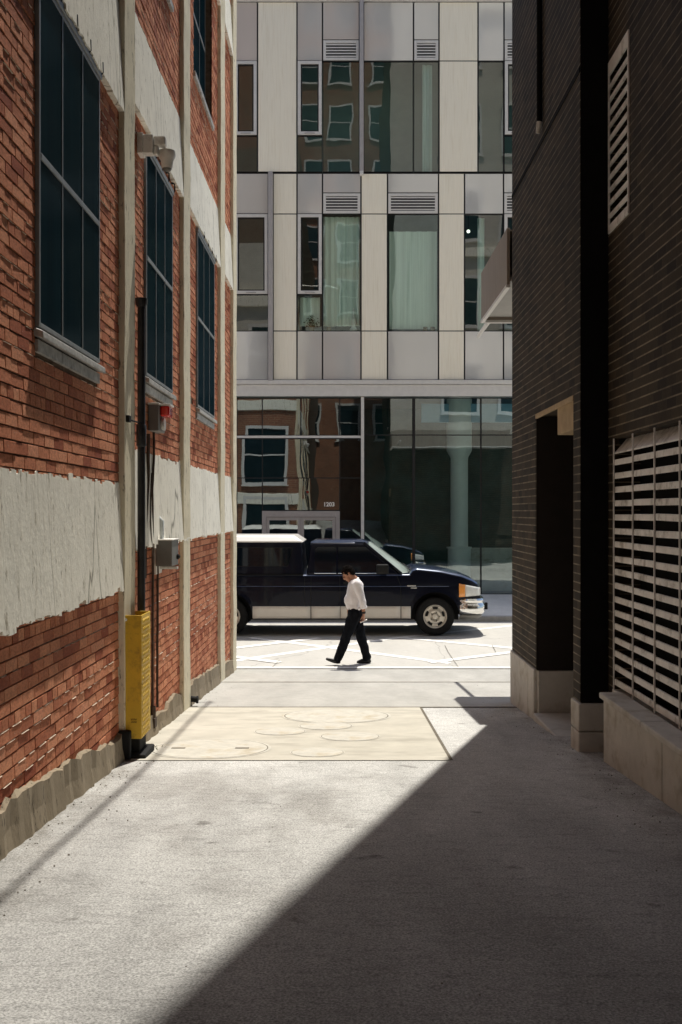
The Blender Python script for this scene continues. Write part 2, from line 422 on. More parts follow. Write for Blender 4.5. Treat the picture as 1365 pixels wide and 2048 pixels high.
# ------------------------------------------------------------------ ground
def sheet(name, m, x0, x1, y0, y1, dz, nx=1):
    mb = MB(); ys = [y0] + [y for y, z in GP if y0 < y < y1] + [y1]
    for a, b in zip(ys, ys[1:]):
        mb.quad((x0, a, G(a) + dz), (x1, a, G(a) + dz), (x1, b, G(b) + dz), (x0, b, G(b) + dz))
    return struct(mb.build(name, m, recalc=False))
sheet('ground', M['ground'], -120, 120, -60, 140, 0)
sheet('concrete_strip', M['strip'], -1.9, 60, 11.5, 14.4, .004)
sheet('pavement', M['strip'], -60, 60, 14.42, 16.52, .005)
sheet('street', M['street'], -60, 60, 16.53, 22.2, .004)
sheet('concrete_pad', M['pad'], -1.9, .86, 8.05, 11.49, .006)
g = MB(); g.box(-60, 60, 22.2, 22.35, -2.6, -2.315)
struct(g.build('kerb', M['kerb'], bevel=.015))
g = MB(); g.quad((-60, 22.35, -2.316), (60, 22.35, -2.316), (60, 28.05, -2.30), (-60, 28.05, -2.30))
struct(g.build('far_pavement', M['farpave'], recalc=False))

def ribbon(pts, w, dz, mb):
    """flat painted line on the ground, pts in plan, cut where the ground bends"""
    out = []
    for (a, b) in zip(pts, pts[1:]):
        n = max(2, int(abs(b[1] - a[1]) / .25) + 2)
        for i in range(n): out.append((a[0] + (b[0] - a[0]) * i / n, a[1] + (b[1] - a[1]) * i / n))
    out.append(pts[-1])
    t = Vector((pts[-1][0] - pts[0][0], pts[-1][1] - pts[0][1])).normalized(); nx, ny = -t.y * w / 2, t.x * w / 2
    for a, b in zip(out, out[1:]):
        mb.quad((a[0] - nx, a[1] - ny, G(a[1] - ny) + dz), (b[0] - nx, b[1] - ny, G(b[1] - ny) + dz),
                (b[0] + nx, b[1] + ny, G(b[1] + ny) + dz), (a[0] + nx, a[1] + ny, G(a[1] + ny) + dz))
mk = MB()
for i, (p, q) in enumerate([((380, 1349 - 14), (1080, 1246)), ((500, 1276), (900, 1327)), ((800, 1276), (1180, 1312)), ((300, 1318), (640, 1277)),
             ((860, 1326), (1200, 1284)), ((250, 1288), (560, 1326))]):
    ribbon([on_ground(*p), on_ground(*q)], .16, .008 + i * .0012, mk)
ribbon([(-40, 16.62), (40, 16.62)], .12, .0165, mk)
struct(mk.build('road_marking', M['marking'], recalc=False))
cr = MB()
for pts in ([(890, 1292), (897, 1306), (905, 1318), (917, 1336)], [(560, 1322), (551, 1330), (545, 1337)], [(985, 1292), (992, 1306)]):
    pg = [on_ground(*p) for p in pts]
    for a, b in zip(pg, pg[1:]): ribbon([a, b], .008, .019, cr)
struct(cr.build('street_crack', M['groove'], recalc=False))
# joints of the pavement slabs
jn = MB()
for y in (11.495, 14.41): jn.quad((-1.9, y - .022, G(y) + .0075), (12, y - .022, G(y) + .0075), (12, y + .022, G(y) + .0075), (-1.9, y + .022, G(y) + .0075))
jn.quad((.845, 8.05, G(8.05) + .0075), (.872, 8.05, G(8.05) + .0075), (.885, 11.47, G(11.47) + .0075), (.858, 11.47, G(11.47) + .0075))
struct(jn.build('pavement_joint', M['groove'], recalc=False))

def manhole(cx, cy, r, label, name='manhole_cover', sq=1.0):
    t = thing(name, label, 'manhole cover', (cx, cy, G(cy)), 'round covers set in the cream concrete pad')
    sl = -.0713
    def ring(r0, r1, dz, m, nm):
        mb = MB(); n = 48
        for k in range(n):
            a, b = 2 * math.pi * k / n, 2 * math.pi * (k + 1) / n
            P = [(cx + q * math.cos(an), cy + q * sq * math.sin(an)) for q, an in ((r0, a), (r1, a), (r1, b), (r0, b))]
            pts = [(x, y, G(y) + dz) for x, y in P]
            if r0 == 0: mb.add([pts[0], pts[1], pts[2]], [(0, 1, 2)])
            else: mb.quad(*pts)
        return mb.build(nm, m, t, recalc=False)
    ring(0, r * .982, .009, M['cover'], 'lid')
    ring(r * .98, r, .008, M['groove'], 'groove')
    ring(r * 1.0, r * 1.05, .0085, M['cover'], 'rim')
    for sx in ((-1, 1) if r > .45 and cy < 9 else ()):
        mb = MB(); x = cx + sx * r * .55; mb.quad(*[(x + a * .06, cy + b * .03, G(cy + b * .03) + .0102) for a, b in ((-1, -1), (1, -1), (1, 1), (-1, 1))])
        mb.build('lifting_slot', M['groove'], t, recalc=False)
manhole(-1.16, 8.62, .50, 'large cream round cover in the pad nearest the yellow pipe guard')
manhole(-.09, 10.75, .56, 'large cream round cover at the far edge of the pad, nearest the street')
manhole(.05, 9.3, .27, 'small cream round cover right of the middle of the pad')
manhole(-.62, 9.62, .24, 'small cream round cover left of the middle of the pad')
manhole(-.19, 9.98, .26, 'small cream round cover between the two large ones, toward the far side of the pad')
manhole(-.23, 8.42, .22, 'small weathered cream cover close to the near edge of the pad')

# ------------------------------------------------------------------ brick building on the left
LB = thing('brick_building', 'old red brick building with whitewashed cement bands and dark windows, left of alley', 'building', (WL - 3, 6, -2))
def px_d(x): return -WL * F / (PX - x)        # distance of a point of the left wall
PIERS = [(4.45, 4.85), (8.10, 8.50), (11.09, 11.55), (14.40, 14.90), (16.02, 16.5)]
BANDS = [(1.0, 4.8, -.63, .23), (4.8, 8.3, -.63, .23), (8.3, 11.3, -.315, .54), (11.3, 14.6, -.305, .55), (14.6, 16.5, -.30, .555),
         (1.0, 4.8, 3.24, 4.1), (4.8, 8.3, 3.24, 4.12), (8.3, 11.3, 3.49, 4.35), (11.3, 14.6, 3.52, 4.36), (14.6, 16.5, 3.55, 4.42),
         (1.0, 16.5, 7.3, 8.1)]
WINS = [(5.92, 7.39, 1.10, 3.20, 2.12), (9.12, 10.52, 1.25, 3.33, 2.33), (12.3, 13.9, 1.30, 3.45, 2.40)]
UPW = [(6.0, 7.4, 5.2, 7.3), (9.1, 10.5, 5.33, 7.3), (12.1, 13.78, 5.33, 7.3)]
ROOF = 10.6
XM = WL - .009                               # mortar face
core = MB()
def wall_holes(mb, X, y0, y1, z0, z1, holes, depth, mi=0):
    ys = sorted({y0, y1} | {v for h in holes for v in h[:2]}); zs = sorted({z0, z1} | {v for h in holes for v in h[2:4]})
    for a, b in zip(ys, ys[1:]):
        for c, d in zip(zs, zs[1:]):
            if any(h[0] <= a and b <= h[1] and h[2] <= c and d <= h[3] for h in holes): continue
            mb.quad((X, a, c), (X, b, c), (X, b, d), (X, a, d), mi)
    for a, b, c, d in [h[:4] for h in holes]:
        e = X - depth
        mb.quad((X, a, c), (e, a, c), (e, b, c), (X, b, c), mi); mb.quad((X, a, d), (X, b, d), (e, b, d), (e, a, d), mi)
        mb.quad((X, a, c), (X, a, d), (e, a, d), (e, a, c), mi); mb.quad((X, b, c), (e, b, c), (e, b, d), (X, b, d), mi)
        mb.quad((e, a, c), (e, b, c), (e, b, d), (e, a, d), mi)
wall_holes(core, XM, -12, 16.47, -4, ROOF, UPW, .16)
core.quad((XM, 16.47, -4), (-14, 16.47, -4), (-14, 16.47, ROOF), (XM, 16.47, ROOF))
core.quad((XM, -12, ROOF), (XM, 16.47, ROOF), (-14, 16.47, ROOF), (-14, -12, ROOF)); core.box(-14, XM - .3, -12, 12, ROOF + .002, 16)  # unseen set-back block added on top to narrow the sky over the alley
core.quad((XM, -12, -4), (-14, -12, -4), (-14, -12, ROOF), (XM, -12, ROOF))
core.quad((-14, -12, -4), (-14, -12, ROOF), (-14, 16.47, ROOF), (-14, 16.47, -4))
core.build('mortar_wall', M['mortar'], LB, recalc=False)
# the bricks themselves, each slightly out of line
bk = MB(); md = MB(); CH, BLN = .075, .205
def clipped(a, b, z0, z1):
    segs = [(a, b)]
    blocks = [(p0 - .0, p1 + .0) for p0, p1 in PIERS]
    blocks += [(w[0] - .01, w[1] + .01) for w in WINS if z1 > w[2] - .14 and z0 < w[3]]
    blocks += [(w[0], w[1]) for w in UPW if z1 > w[2] and z0 < w[3]]
    for c, d in blocks:
        out = []
        for s, e in segs:
            if d <= s or c >= e: out.append((s, e))
            else:
                if s < c: out.append((s, c))
                if d < e: out.append((d, e))
        segs = out
    return [(s, e) for s, e in segs if e - s > .025]
row = 0; z = -2.75
while z < 8.9:
    head = row % 6 == 3; bl = .1025 if head else BLN
    y = 1.6 + (bl / 2 if row % 2 else 0) + R(-.01, .01)
    beadrow = R(0, 1) < .3
    zz = z + R(-.0015, .0015); wob = R(-.001, .001)
    while y < 16.05:
        l = bl + R(-.006, .006)
        mid = y + l / 2
        if zz + CH > G(mid) + .12 and not any(b[0] <= mid < b[1] and b[2] + .07 < zz and zz + CH < b[3] - .07 for b in BANDS):
            for a, b in clipped(y, y + l - .009, zz, zz + CH - .009):
                if R(0, 1) < .0008: continue
                off = R(-.0016, .0016) + wob; j = lambda: WL + off + R(-.0011, .0011)
                jz = lambda: R(-.001, .001)
                z0, z1 = zz, zz + CH - .0095
                ch = R(.001, .0035) * (2.2 if R(0, 1) < .1 else 1); e = XM - .012; ja, jb, ka, kb = j(), j(), j(), j(); za, zb = jz(), jz()
                bt_ = .0010; ja += bt_; jb += bt_; ka -= bt_; kb -= bt_
                bk.add([(ja, a, z0 + za), (jb, b, z0 + zb), (kb, b, z1 - ch + zb), (ka, a, z1 - ch + za), (kb - ch * .8, b, z1), (ka - ch * .8, a, z1),
                        (e, a, z0), (e, b, z0), (e, b, z1), (e, a, z1)],
                       [(0, 1, 2, 3), (3, 2, 4, 5), (6, 7, 1, 0), (5, 4, 8, 9), (0, 3, 5, 9, 6), (1, 7, 8, 4, 2)])
                if beadrow and R(0, 1) < .8:
                    s0 = a + (b - a) * R(0, .4); s1 = b - (b - a) * R(0, .35) + .008; q = R(.0022, .0045); zt = z1 + .0098
                    md.add([(WL + q, s0, z1 + R(.0, .002)), (WL + q + R(-.002, .002), s1, z1 + R(0, .002)), (XM - .001, s1, zt), (XM - .001, s0, zt), (XM - .001, s0, z1), (XM - .001, s1, z1)],
                           [(0, 1, 2, 3), (4, 5, 1, 0), (0, 3, 4), (1, 5, 2)])
        y += l
    z += CH; row += 1
bk.build('brick_wall', M['brick'], LB, recalc=False)
md.build('mortar_beads', M['bead'], LB, recalc=False)
# street face with windows (seen mirrored in the glass opposite)
sf = MB(); sf.box(-34, -1.86, 16.48, 16.56, -4, 5.0)
sf.build('street_wall', M['rb2'], LB)
sf = MB(); sf.box(-34, -1.86, 16.48, 16.56, 5.001, ROOF)
sf.build('street_wall', M['pale_bounce'], LB)  # unseen upper wall, made pale and long to bounce light across the street
cz = MB(); cz.box(-14, -1.84, 16.565, 16.75, 8.1, 8.7); cz.box(-14, -1.84, 16.565, 16.62, .3, .75); cz.box(-14, -1.84, 16.565, 16.62, 4.0, 4.4)
cz.build('cornice', M['band'], LB, bevel=.02)
def trim_window(x0, x1, z0, z1, Y, s, parent):
    f = MB(); t = .12
    f.box(x0 - t, x0, Y, Y + s * .06, z0 - t, z1 + t); f.box(x1, x1 + t, Y, Y + s * .06, z0 - t, z1 + t)
    f.box(x0, x1, Y, Y + s * .06, z1, z1 + t); f.box(x0 - t - .05, x1 + t + .05, Y, Y + s * .1, z0 - t - .04, z0 - t)
    f.box(x0, x1, Y, Y + s * .05, z0 - t, z0); f.box(x0, x1, Y, Y + s * .04, (z0 + z1) / 2 - .03, (z0 + z1) / 2 + .03)
    w = f.build('window', M['frame'], parent)
    p = MB(); yy = Y + s * .02; p.quad((x0, yy, z0), (x1, yy, z0), (x1, yy, z1), (x0, yy, z1)); p.build('pane', M['darkglass'], w, recalc=False)
for k in range(3):
    x = -3.1 - k * 2.6
    for z0 in (-1.6, 1.2, 5.2): trim_window(x - .75, x + .75, z0, z0 + 2.1, 16.565, 1, LB)

def ragged(name, y0, y1, z0, z1, m, parent, proud, amp_t, amp_b, step=.105):
    """cement coat with torn edges following the brick ends"""
    X = WL + proud; mb = MB(); ys = [y0]
    while ys[-1] < y1 - .14: ys.append(ys[-1] + R(.035, .13))
    ys.append(y1); n = len(ys) - 1
    tops, bots = [], []
    for i in range(n):
        tops.append(z1 + amp_t * (R(-1, 1) * .6 + (R(-1, 1) if R(0, 1) < .3 else 0)))
        bots.append(z0 + amp_b * (R(-1, 1) * .6 + (R(-1, 1) if R(0, 1) < .3 else 0)))
    fx = lambda z: X - .040 * (z - z0) / (z1 - z0)      # the coat thins toward the top
    for i in range(n):
        a, b = ys[i], ys[i + 1]; m0 = (a + b) / 2
        t0 = tops[i]; t1 = tops[i] + R(-.4, .4) * amp_t; b0 = bots[i]; b1 = bots[i] + R(-.4, .4) * amp_b
        tm = (t0 + t1) / 2 + R(-.35, .35) * amp_t; bm_ = (b0 + b1) / 2 + R(-.35, .35) * amp_b
        e = X - .07; V = lambda y, z: (fx(z), y, z); E = lambda y, z: (e, y, z)
        mb.add([V(a, b0), V(m0, bm_), V(b, b1), V(b, t1), V(m0, tm), V(a, t0)], [(0, 1, 4, 5), (1, 2, 3, 4)])
        mb.quad(V(a, t0), V(m0, tm), E(m0, tm), E(a, t0)); mb.quad(V(m0, tm), V(b, t1), E(b, t1), E(m0, tm))
        mb.quad(V(a, b0), E(a, b0), E(m0, bm_), V(m0, bm_)); mb.quad(V(m0, bm_), E(m0, bm_), E(b, b1), V(b, b1))
        for zt, zo in ((t1, tops[i + 1] if i + 1 < n else t1), (b1, bots[i + 1] if i + 1 < n else b1)):
            mb.quad(V(b, zt), E(b, zt), E(b, zo), V(b, zo))
    return mb.build(name, m, parent, recalc=False)
for (a, b, c, d) in BANDS:
    hi = c > 3
    for p in range(1):
        ragged('cement_band', a, b, c, d, M['band'], LB, .044 + R(0, .002), .011 if hi else .017, .012 if hi else .02)
for i, (a, b) in enumerate(PIERS):
    mb = MB(); X = WL + .047; n = 40; lo = G(a) - .1
    zs = [lo + (8.9 - lo) * k / n for k in range(n + 1)]
    for z0, z1 in zip(zs, zs[1:]):
        pass
    prof = [(a + R(-.008, .008), b + R(-.008, .008), X + R(-.004, .004)) for _ in zs]
    for k in range(n):
        (a0, b0, x0), (a1, b1, x1) = prof[k], prof[k + 1]; e = WL - .03
        mb.add([(x0, a0, zs[k]), (x0, b0, zs[k]), (x1, b1, zs[k + 1]), (x1, a1, zs[k + 1]), (e, a0, zs[k]), (e, b0, zs[k]), (e, b1, zs[k + 1]), (e, a1, zs[k + 1])],
               [(0, 1, 2, 3), (4, 0, 3, 7), (1, 5, 6, 2)])
    mb.build('pier', M['pil'], LB, bevel=.006, ang=50)
# crumbling foot of the wall
edges = [1.6] + [v for p in PIERS for v in p]
for a, b in [(1.6, 4.43), (4.87, 8.08), (8.52, 11.07), (11.57, 14.38), (14.92, 16.0)]:
    n = int((b - a) / .085); mb = MB(); X0 = WL + .035
    pr = None; h = .22
    rows = []
    for i in range(n + 1):
        y = a + (b - a) * i / n; h = max(.11, min(.27, h + R(-.022, .022) + (.04 if R(0, 1) < .08 else 0)))
        x = X0 + R(-.012, .012)
        rows.append([(x + .02 + R(0, .015), y, G(y) - .05), (x + R(-.004, .012), y, G(y) + h * .45), (x - R(0, .008), y, G(y) + h), (WL - .02, y, G(y) + h + R(-.01, .03))])
    for p, q in zip(rows, rows[1:]):
        for k in range(3): mb.quad(p[k], q[k], q[k + 1], p[k + 1])
    mb.build('foundation', M['found'], LB, recalc=False)
# windows
def lwin(y0, y1, z0, z1, zr, X):
    t = .028
    f = MB(); e = X - .07
    f.box(e, X, y0, y0 + t, z0, z1); f.box(e, X, y1 - t, y1, z0, z1); f.box(e, X, y0 + t, y1 - t, z1 - t, z1); f.box(e, X, y0 + t, y1 - t, z0, z0 + t)
    fr = f.build('window', M['alu'], LB, bevel=.004)
    f = MB(); f.box(e + .03, X + .004, y0 + t, y1 - t, zr - .019, zr + .019); f.build('rail', M['alu'], fr, bevel=.004)
    for k in (1, 2):
        y = y0 + (y1 - y0) * k / 3
        f = MB(); f.box(e + .03, X + .001, y - .0075, y + .0075, z0 + t, z1 - t); f.build('mullion', M['alu'], fr)
    p = MB(); xx = X - .022; xx = X - .004; p.quad((xx, y0 + t, z0 + t), (xx, y1 - t, z0 + t), (xx, y1 - t, z1 - t), (xx, y0 + t, z1 - t)); p.build('pane', M['darkglass'], fr, recalc=False)
    return fr
for (y0, y1, z0, z1, zr) in WINS:
    fr = lwin(y0, y1, z0, z1, zr, WL + .022)
    s = MB(); s.hexa([(WL - .02, y0 - .03, z0 - .055), (WL + .055, y0 - .03, z0 - .075), (WL + .055, y1 + .04, z0 - .075), (WL - .02, y1 + .04, z0 - .055),
                      (WL - .02, y0 - .03, z0 - .002), (WL + .052, y0 - .03, z0 - .03), (WL + .052, y1 + .04, z0 - .03), (WL - .02, y1 + .04, z0 - .002)])
    s.build('sill', M['sillm'], fr, bevel=.006)
    s = MB(); s.box(WL - .02, WL + .018, y0 - .01, y1 + .01, z0 - .15, z0 - .078); s.build('apron', M['sillm'], fr)
    s = MB(); s.box(WL - .02, WL + .034, y0 - .02, y1 + .02, z1 + .001, z1 + .05); s.build('head_flashing', M['alu'], fr, bevel=.004)
    for k in range(4):
        y = y0 + (y1 - y0) * (.28 + .24 * k)
        h = MB(); h.tube([(WL + .008, y, z1 + .13), (WL + .04, y, z1 + .12), (WL + .042, y, z1 + .05), (WL + .03, y, z1 + .03)], [.014, .008, .008, .006], 6)
        h.build('hook', M['pipe'], fr)
for (y0, y1, z0, z1) in UPW:
    fr = lwin(y0 + .002, y1 - .002, z0 + .002, z1 - .002, z0 + 1.0, WL - .09)
    s = MB(); s.box(WL - .15, WL + .03, y0 - .03, y1 + .03, z0 - .07, z0 - .002); s.build('sill', M['sillm'], fr, bevel=.006)

# ------------------------------------------------------------------ fittings on the left wall
# tall dark pipe with its yellow steel guard
py = 8.58
pp = thing('vertical_pipe', 'dark grey vertical pipe with flanged cap rising from the yellow guard on brick wall', 'pipe', (WL + .085, py, -2.0))
b = MB(); b.tube([(WL + .085, py, G(py) - .05), (WL + .085, py, 1.80)], .034, 16); b.build('pipe_shaft', M['pipe'], pp, smooth=True)
b = MB(); b.lathe([(.038, 1.76), (.052, 1.79), (.055, 1.83), (.04, 1.835)], (WL + .085, py, 0), 'z', 18); b.build('pipe_cap', M['pipe'], pp, smooth=True)
b = MB(); b.lathe([(.036, .56), (.043, .57), (.043, .74), (.036, .75)], (WL + .085, py, 0), 'z', 16); b.build('coupling', M['pipe'], pp, smooth=True)
b = MB(); b.box(WL, WL + .075, py - .43, py - .36, .735, .79); b.tube([(WL + .05, py - .38, .76), (WL + .085, py - .03, .76)], .008, 6); b.build('wall_bracket', M['rubber'], pp, bevel=.004)
yg = thing('pipe_guard', 'yellow steel channel guard around the foot of the dark pipe by the brick wall', 'pipe guard', (WL + .08, 8.3, -2.0))
gx0, gx1, gy0, gy1, gz0, gz1 = WL + .05, WL + .178, 8.13, 8.50, -1.845, -.84
b = MB(); b.box(WL - .01, gx1, gy0, gy0 + .008, gz0, gz1); b.box(gx1 - .008, gx1, gy0 + .008, gy1, gz0, gz1); b.box(WL + .05, gx1 - .008, gy1 - .008, gy1, gz0, gz1)
b.build('channel', M['yellow'], yg, bevel=.003)
b = MB()
k = 0; zz = gz0 + .03
while zz < gz1 - .03:
    for jj in range(6):
        y = gy0 + .04 + jj * .055 + (.027 if k % 2 else 0)
        if y > gy1 - .03: continue
        u = .016 * (1 if k % 2 else -1)
        b.hexa([(gx1 + .0005, y - .018, zz - .010), (gx1 + .005, y - .014, zz - .006), (gx1 + .005, y + .014, zz + u - .006), (gx1 + .0005, y + .018, zz + u - .010),
                (gx1 + .0005, y - .018, zz + .010), (gx1 + .005, y - .014, zz + .006), (gx1 + .005, y + .014, zz + u + .006), (gx1 + .0005, y + .018, zz + u + .010)])
    zz += .034; k += 1
b.build('tread_pattern', M['yellow'], yg)
b = MB(); b.lathe([(.012, 0), (.012, -.006), (.006, -.01)], (WL + .05, gy0, gz1 - .035), 'y', 12); b.build('bolt_head', M['white'], yg, smooth=True)
b = MB(); b.box(WL + .036, WL + .041, gy0 - .002, gy0 + .004, gz0 + .02, gz1 - .06); b.build('seam', M['rubber'], yg)
b = MB()
for k in range(3):
    for zr in (0, .022):
        x = WL + .10 + k * .016; zc = gz0 + .13 + zr
        b.tube([(x - .006, gy0 - .001, zc + .012), (x, gy0 - .001, zc), (x + .006, gy0 - .001, zc + .012)], .0022, 4)
b.build('stamped_mark', M['rubber'], yg)
pb = MB(); pb.box(WL, WL + .10, 8.06, 8.12, G(8.1) - .02, G(8.1) + .24); pb.box(WL + .04, WL + .21, 8.12, 8.52, G(8.3) - .03, G(8.3) + .05)
pb.box(WL + .05, WL + .15, 8.2, 8.46, G(8.3) + .05, gz0 + .02)
tag(pb.build('rubber_block', M['rubber'], None, bevel=.012), 'black rubber foot block on the ground under the yellow guard', 'block')

# alarm sounder with strobe
al = thing('alarm_sounder', 'dark grey alarm box with a red strobe lens fixed under the second window', 'alarm', (WL, 9.45, .9))
b = MB(); b.box(WL + .002, WL + .10, 9.29, 9.62, .755, 1.0); b.build('housing', M['greybox'], al, bevel=.008)
b = MB(); b.box(WL, WL + .105, 9.28, 9.63, 1.001, 1.016); b.build('top_cover', M['white'], al, bevel=.003)
b = MB(); b.box(WL + .10, WL + .19, 9.36, 9.54, .895, .995); b.build('strobe', M['red'], al, bevel=.02, seg=3)
b = MB(); b.box(WL + .10, WL + .20, 9.35, 9.55, .996, 1.012); b.build('strobe_cover', M['white'], al, bevel=.003)
b = MB(); b.lathe([(.05, 0), (.065, .03), (.04, .034)], (WL + .10, 9.45, .83), 'x', 16); b.build('speaker_horn', M['white'], al, smooth=True)
# electrical box
eb = thing('electrical_box', 'grey square electrical box with a pale conduit on top, low on the brick wall', 'electrical box', (WL, 9.75, -.4))
b = MB(); b.box(WL + .02, WL + .175, 9.58, 9.95, -.52, -.275); b.build('housing', M['greybox'], eb, bevel=.006)
b = MB(); b.box(WL + .015, WL + .182, 9.575, 9.96, -.274, -.262); b.build('rain_cover', M['white'], eb, bevel=.003)
b = MB(); b.tube([(WL + .05, 9.72, -.262), (WL + .05, 9.72, -.09), (WL + .02, 9.72, -.06), (WL - .01, 9.72, -.05)], .024, 12); b.build('conduit', M['whitepipe'], eb, smooth=True)
b = MB(); b.box(WL, WL + .02, 9.60, 9.90, -.60, -.24); b.box(WL + .02, WL + .19, 9.80, 9.86, -.56, -.535); b.build('mounting_bracket', M['white'], eb, bevel=.003)
b = MB(); b.lathe([(.022, 0), (.03, .012), (.012, .03)], (WL + .175, 9.86, -.44), 'x', 12); b.build('plug', M['rubber'], eb, smooth=True)
# cables
def cable(label, path, r, m=M['cable']):
    b = MB(); b.tube(path, r, 8); o = b.build('wall_cable', m, None, smooth=True); tag(o, label, 'cable', 'cables running down the brick wall'); return o
def wig(pts, n=5):
    out = []
    for a, b in zip(pts, pts[1:]):
        for i in range(n): out.append(tuple(a[k] + (b[k] - a[k]) * i / n + (R(-.006, .006) if k == 1 and i else 0) for k in range(3)))
    return out + [pts[-1]]
x = WL + .022
cable('dark brown cable from the underside of the alarm box down to the ground', wig([(x, 9.47, .755), (x, 9.47, .50), (x + .01, 9.34, .2), (x + .01, 9.36, -.2), (x, 9.42, -.6), (x, 9.4, -1.5), (x + .005, 9.38, G(9.4) + .25)], 6), .012)
cable('flat brown conduit strip between the dark pipe and the alarm cable', wig([(x, 9.21, .72), (x, 9.20, .3), (x, 9.08, -.1), (x, 9.05, -.6)], 5), .016, M['cable'])
cable('thin cable from the electrical box down to the foot of the wall', wig([(x, 9.66, -.52), (x, 9.66, -1.0), (x, 9.64, -1.6), (x + .01, 9.60, G(9.6) + .24)], 6), .012)
cable('thin looping cable beside the alarm cable on the white band', wig([(x + .02, 9.26, .36), (x + .02, 9.20, .1), (x + .02, 9.24, -.25), (x + .015, 9.36, -.45)], 5), .007)
cf = MB(); cf.tube([(WL + .03, 9.38, G(9.4) + .28), (WL + .03, 9.38, G(9.4) + .16)], .028, 10); cf.box(WL, WL + .06, 9.33, 9.43, G(9.4) + .08, G(9.4) + .17)
tag(cf.build('cable_gland', M['cable'], None, bevel=.004), 'rusty fitting at the foot of the wall where the alarm cable ends', 'fitting')
ps = MB(); ps.tube([(WL + .02, 11.62, G(11.6) + .09), (WL + .12, 11.60, G(11.6) + .08)], .035, 12); ps.lathe([(.045, 0), (.045, .02)], (WL + .11, 11.6, G(11.6) + .08), 'x', 12)
tag(ps.build('pipe_stub', M['rubber'], None, smooth=True), 'short black pipe stub poking out at the foot of the brick wall', 'pipe stub')
# security camera
sc = thing('security_camera', 'white dome security camera on a bracket arm above the second window', 'security camera', (WL, 8.95, 3.25))
b = MB(); b.box(WL + .05, WL + .135, 8.82, 8.92, 3.17, 3.335); b.box(WL, WL + .05, 8.80, 8.94, 3.16, 3.345); b.build('mount_box', M['white'], sc, bevel=.006)
b = MB(); b.box(WL + .135, WL + .24, 8.85, 8.95, 3.25, 3.335); b.box(WL + .135, WL + .175, 8.86, 8.94, 3.17, 3.25); b.build('arm', M['white'], sc, bevel=.015)
b = MB(); b.lathe([(.03, 3.25), (.075, 3.235), (.078, 3.20), (.07, 3.175), (.056, 3.15), (.05, 3.10), (.045, 3.08)], (WL + .235, 8.97, 0), 'z', 22); b.build('housing', M['white'], sc, smooth=True)
b = MB(); b.ball((WL + .235, 8.97, 3.08), .042, .042, .03, 16, 8); b.build('dome_lens', M['greybox'], sc, smooth=True)
# weeds at the foot of the guard
wd = MB()
for k in range(18):
    x0, y0 = WL + R(.10, .26), R(8.5, 8.72); z0 = G(y0); h = R(.02, .06); a = R(0, 6.28); dx, dy = math.cos(a) * .03, math.sin(a) * .03
    wd.add([(x0 - .004, y0, z0), (x0 + .004, y0, z0), (x0 + dx, y0 + dy, z0 + h)], [(0, 1, 2)])
tag(wd.build('weed', M['weed'], None, recalc=False), 'small tuft of dry green weed beside the yellow guard', 'plant')
# overhead cable along the alley (its shadow lies on the asphalt)
oc = thing('overhead_cable', 'black cable strung high along the alley beside the brick building', 'overhead cable', (-.4, 8, 9))
b = MB(); b.tube([(-.42 + .02 * math.sin(t * .9), -4 + t * 1.0, 9.0 - .25 * math.sin(math.pi * t / 24)) for t in range(21)], .018, 8); b.build('wire', M['rubber'], oc, smooth=True)
for y in (-3.6, 15.9):
    b = MB(); b.tube([(WL - .05, y, 9.1), (-.36, y, 9.02)], .02, 6); b.build('bracket_arm', M['steel'], oc)

# loose grit swept against the walls
gr = MB()
for k in range(520):
    y = 3 + 11 * R(0, 1) ** 1.3
    m = R(0, 1)
    x = WL + .05 + abs(random.gauss(0, .16)) if m < .5 else (1.98 - abs(random.gauss(0, .14)) if m < .8 else R(-1.6, 1.8))
    if x > 1.9 and y > 10: continue
    s_ = R(.002, .007) * (1 if m < .8 else .7); zc = G(y) + s_ * .5
    pts = [Vector(p) * s_ * R(.7, 1.3) for p in ((1, 0, 0), (-1, 0, 0), (0, 1, 0), (0, -1, 0), (0, 0, .8), (0, 0, -.8))]
    gr.add([(x + p.x, y + p.y, zc + p.z) for p in pts], [(0, 2, 4), (2, 1, 4), (1, 3, 4), (3, 0, 4), (2, 0, 5), (1, 2, 5), (3, 1, 5), (0, 3, 5)])
o = tag(gr.build('grit', M['groove'], None), 'loose grit scattered over the alley asphalt and along the walls', 'grit'); o['kind'] = 'stuff'
# ------------------------------------------------------------------ dark brick building on the right
RB = thing('dark_brick_building', 'dark brown brick building with limestone base and louvred openings along the right of the alley', 'building', (4, 4, -2))
XF, XN, XP = 2.0, 2.24, 2.08                 # far wall, near wall, plinth face
TOP = 25.
w = MB()
w.box(XF, 14, 10.47, 11.95, -1.645, TOP); w.box(XF, 14, 8.75, 10.469, 1.0, TOP); w.box(XF, 14, 8.5, 8.749, -1.62, TOP)
w.box(2.62, 14, 8.75, 10.469, -4, .999)
VY0, VY1, VZ0, VZ1 = 7.87, 8.47, 2.35, 3.80
BY0, BY1, BZ0, BZ1 = 3.95, 8.32, -1.5, .61
w.box(XN, 14, -6, 8.499, VZ1, TOP); w.box(XN, 14, VY1, 8.499, VZ0, VZ1 - .0005); w.box(XN, 14, -6, VY0, VZ0, VZ1 - .0005)
w.box(XN, 14, -6, 8.499, BZ1, VZ0 - .0005); w.box(XN, 14, BY1, 8.499, BZ0, BZ1 - .0005); w.box(XN, 14, -6, BY0, BZ0, BZ1 - .0005)
w.box(XN, 14, -6, 8.499, -4, BZ0 - .0005)
w.build('brick_wall', M['rb'], RB)
v = MB(); v.box(XN + .22, 13, VY0, VY1, VZ0, VZ1); v.box(XN + .22, 13, BY0, BY1, BZ0, BZ1); v.build('louvre_backing', M['black'], RB)
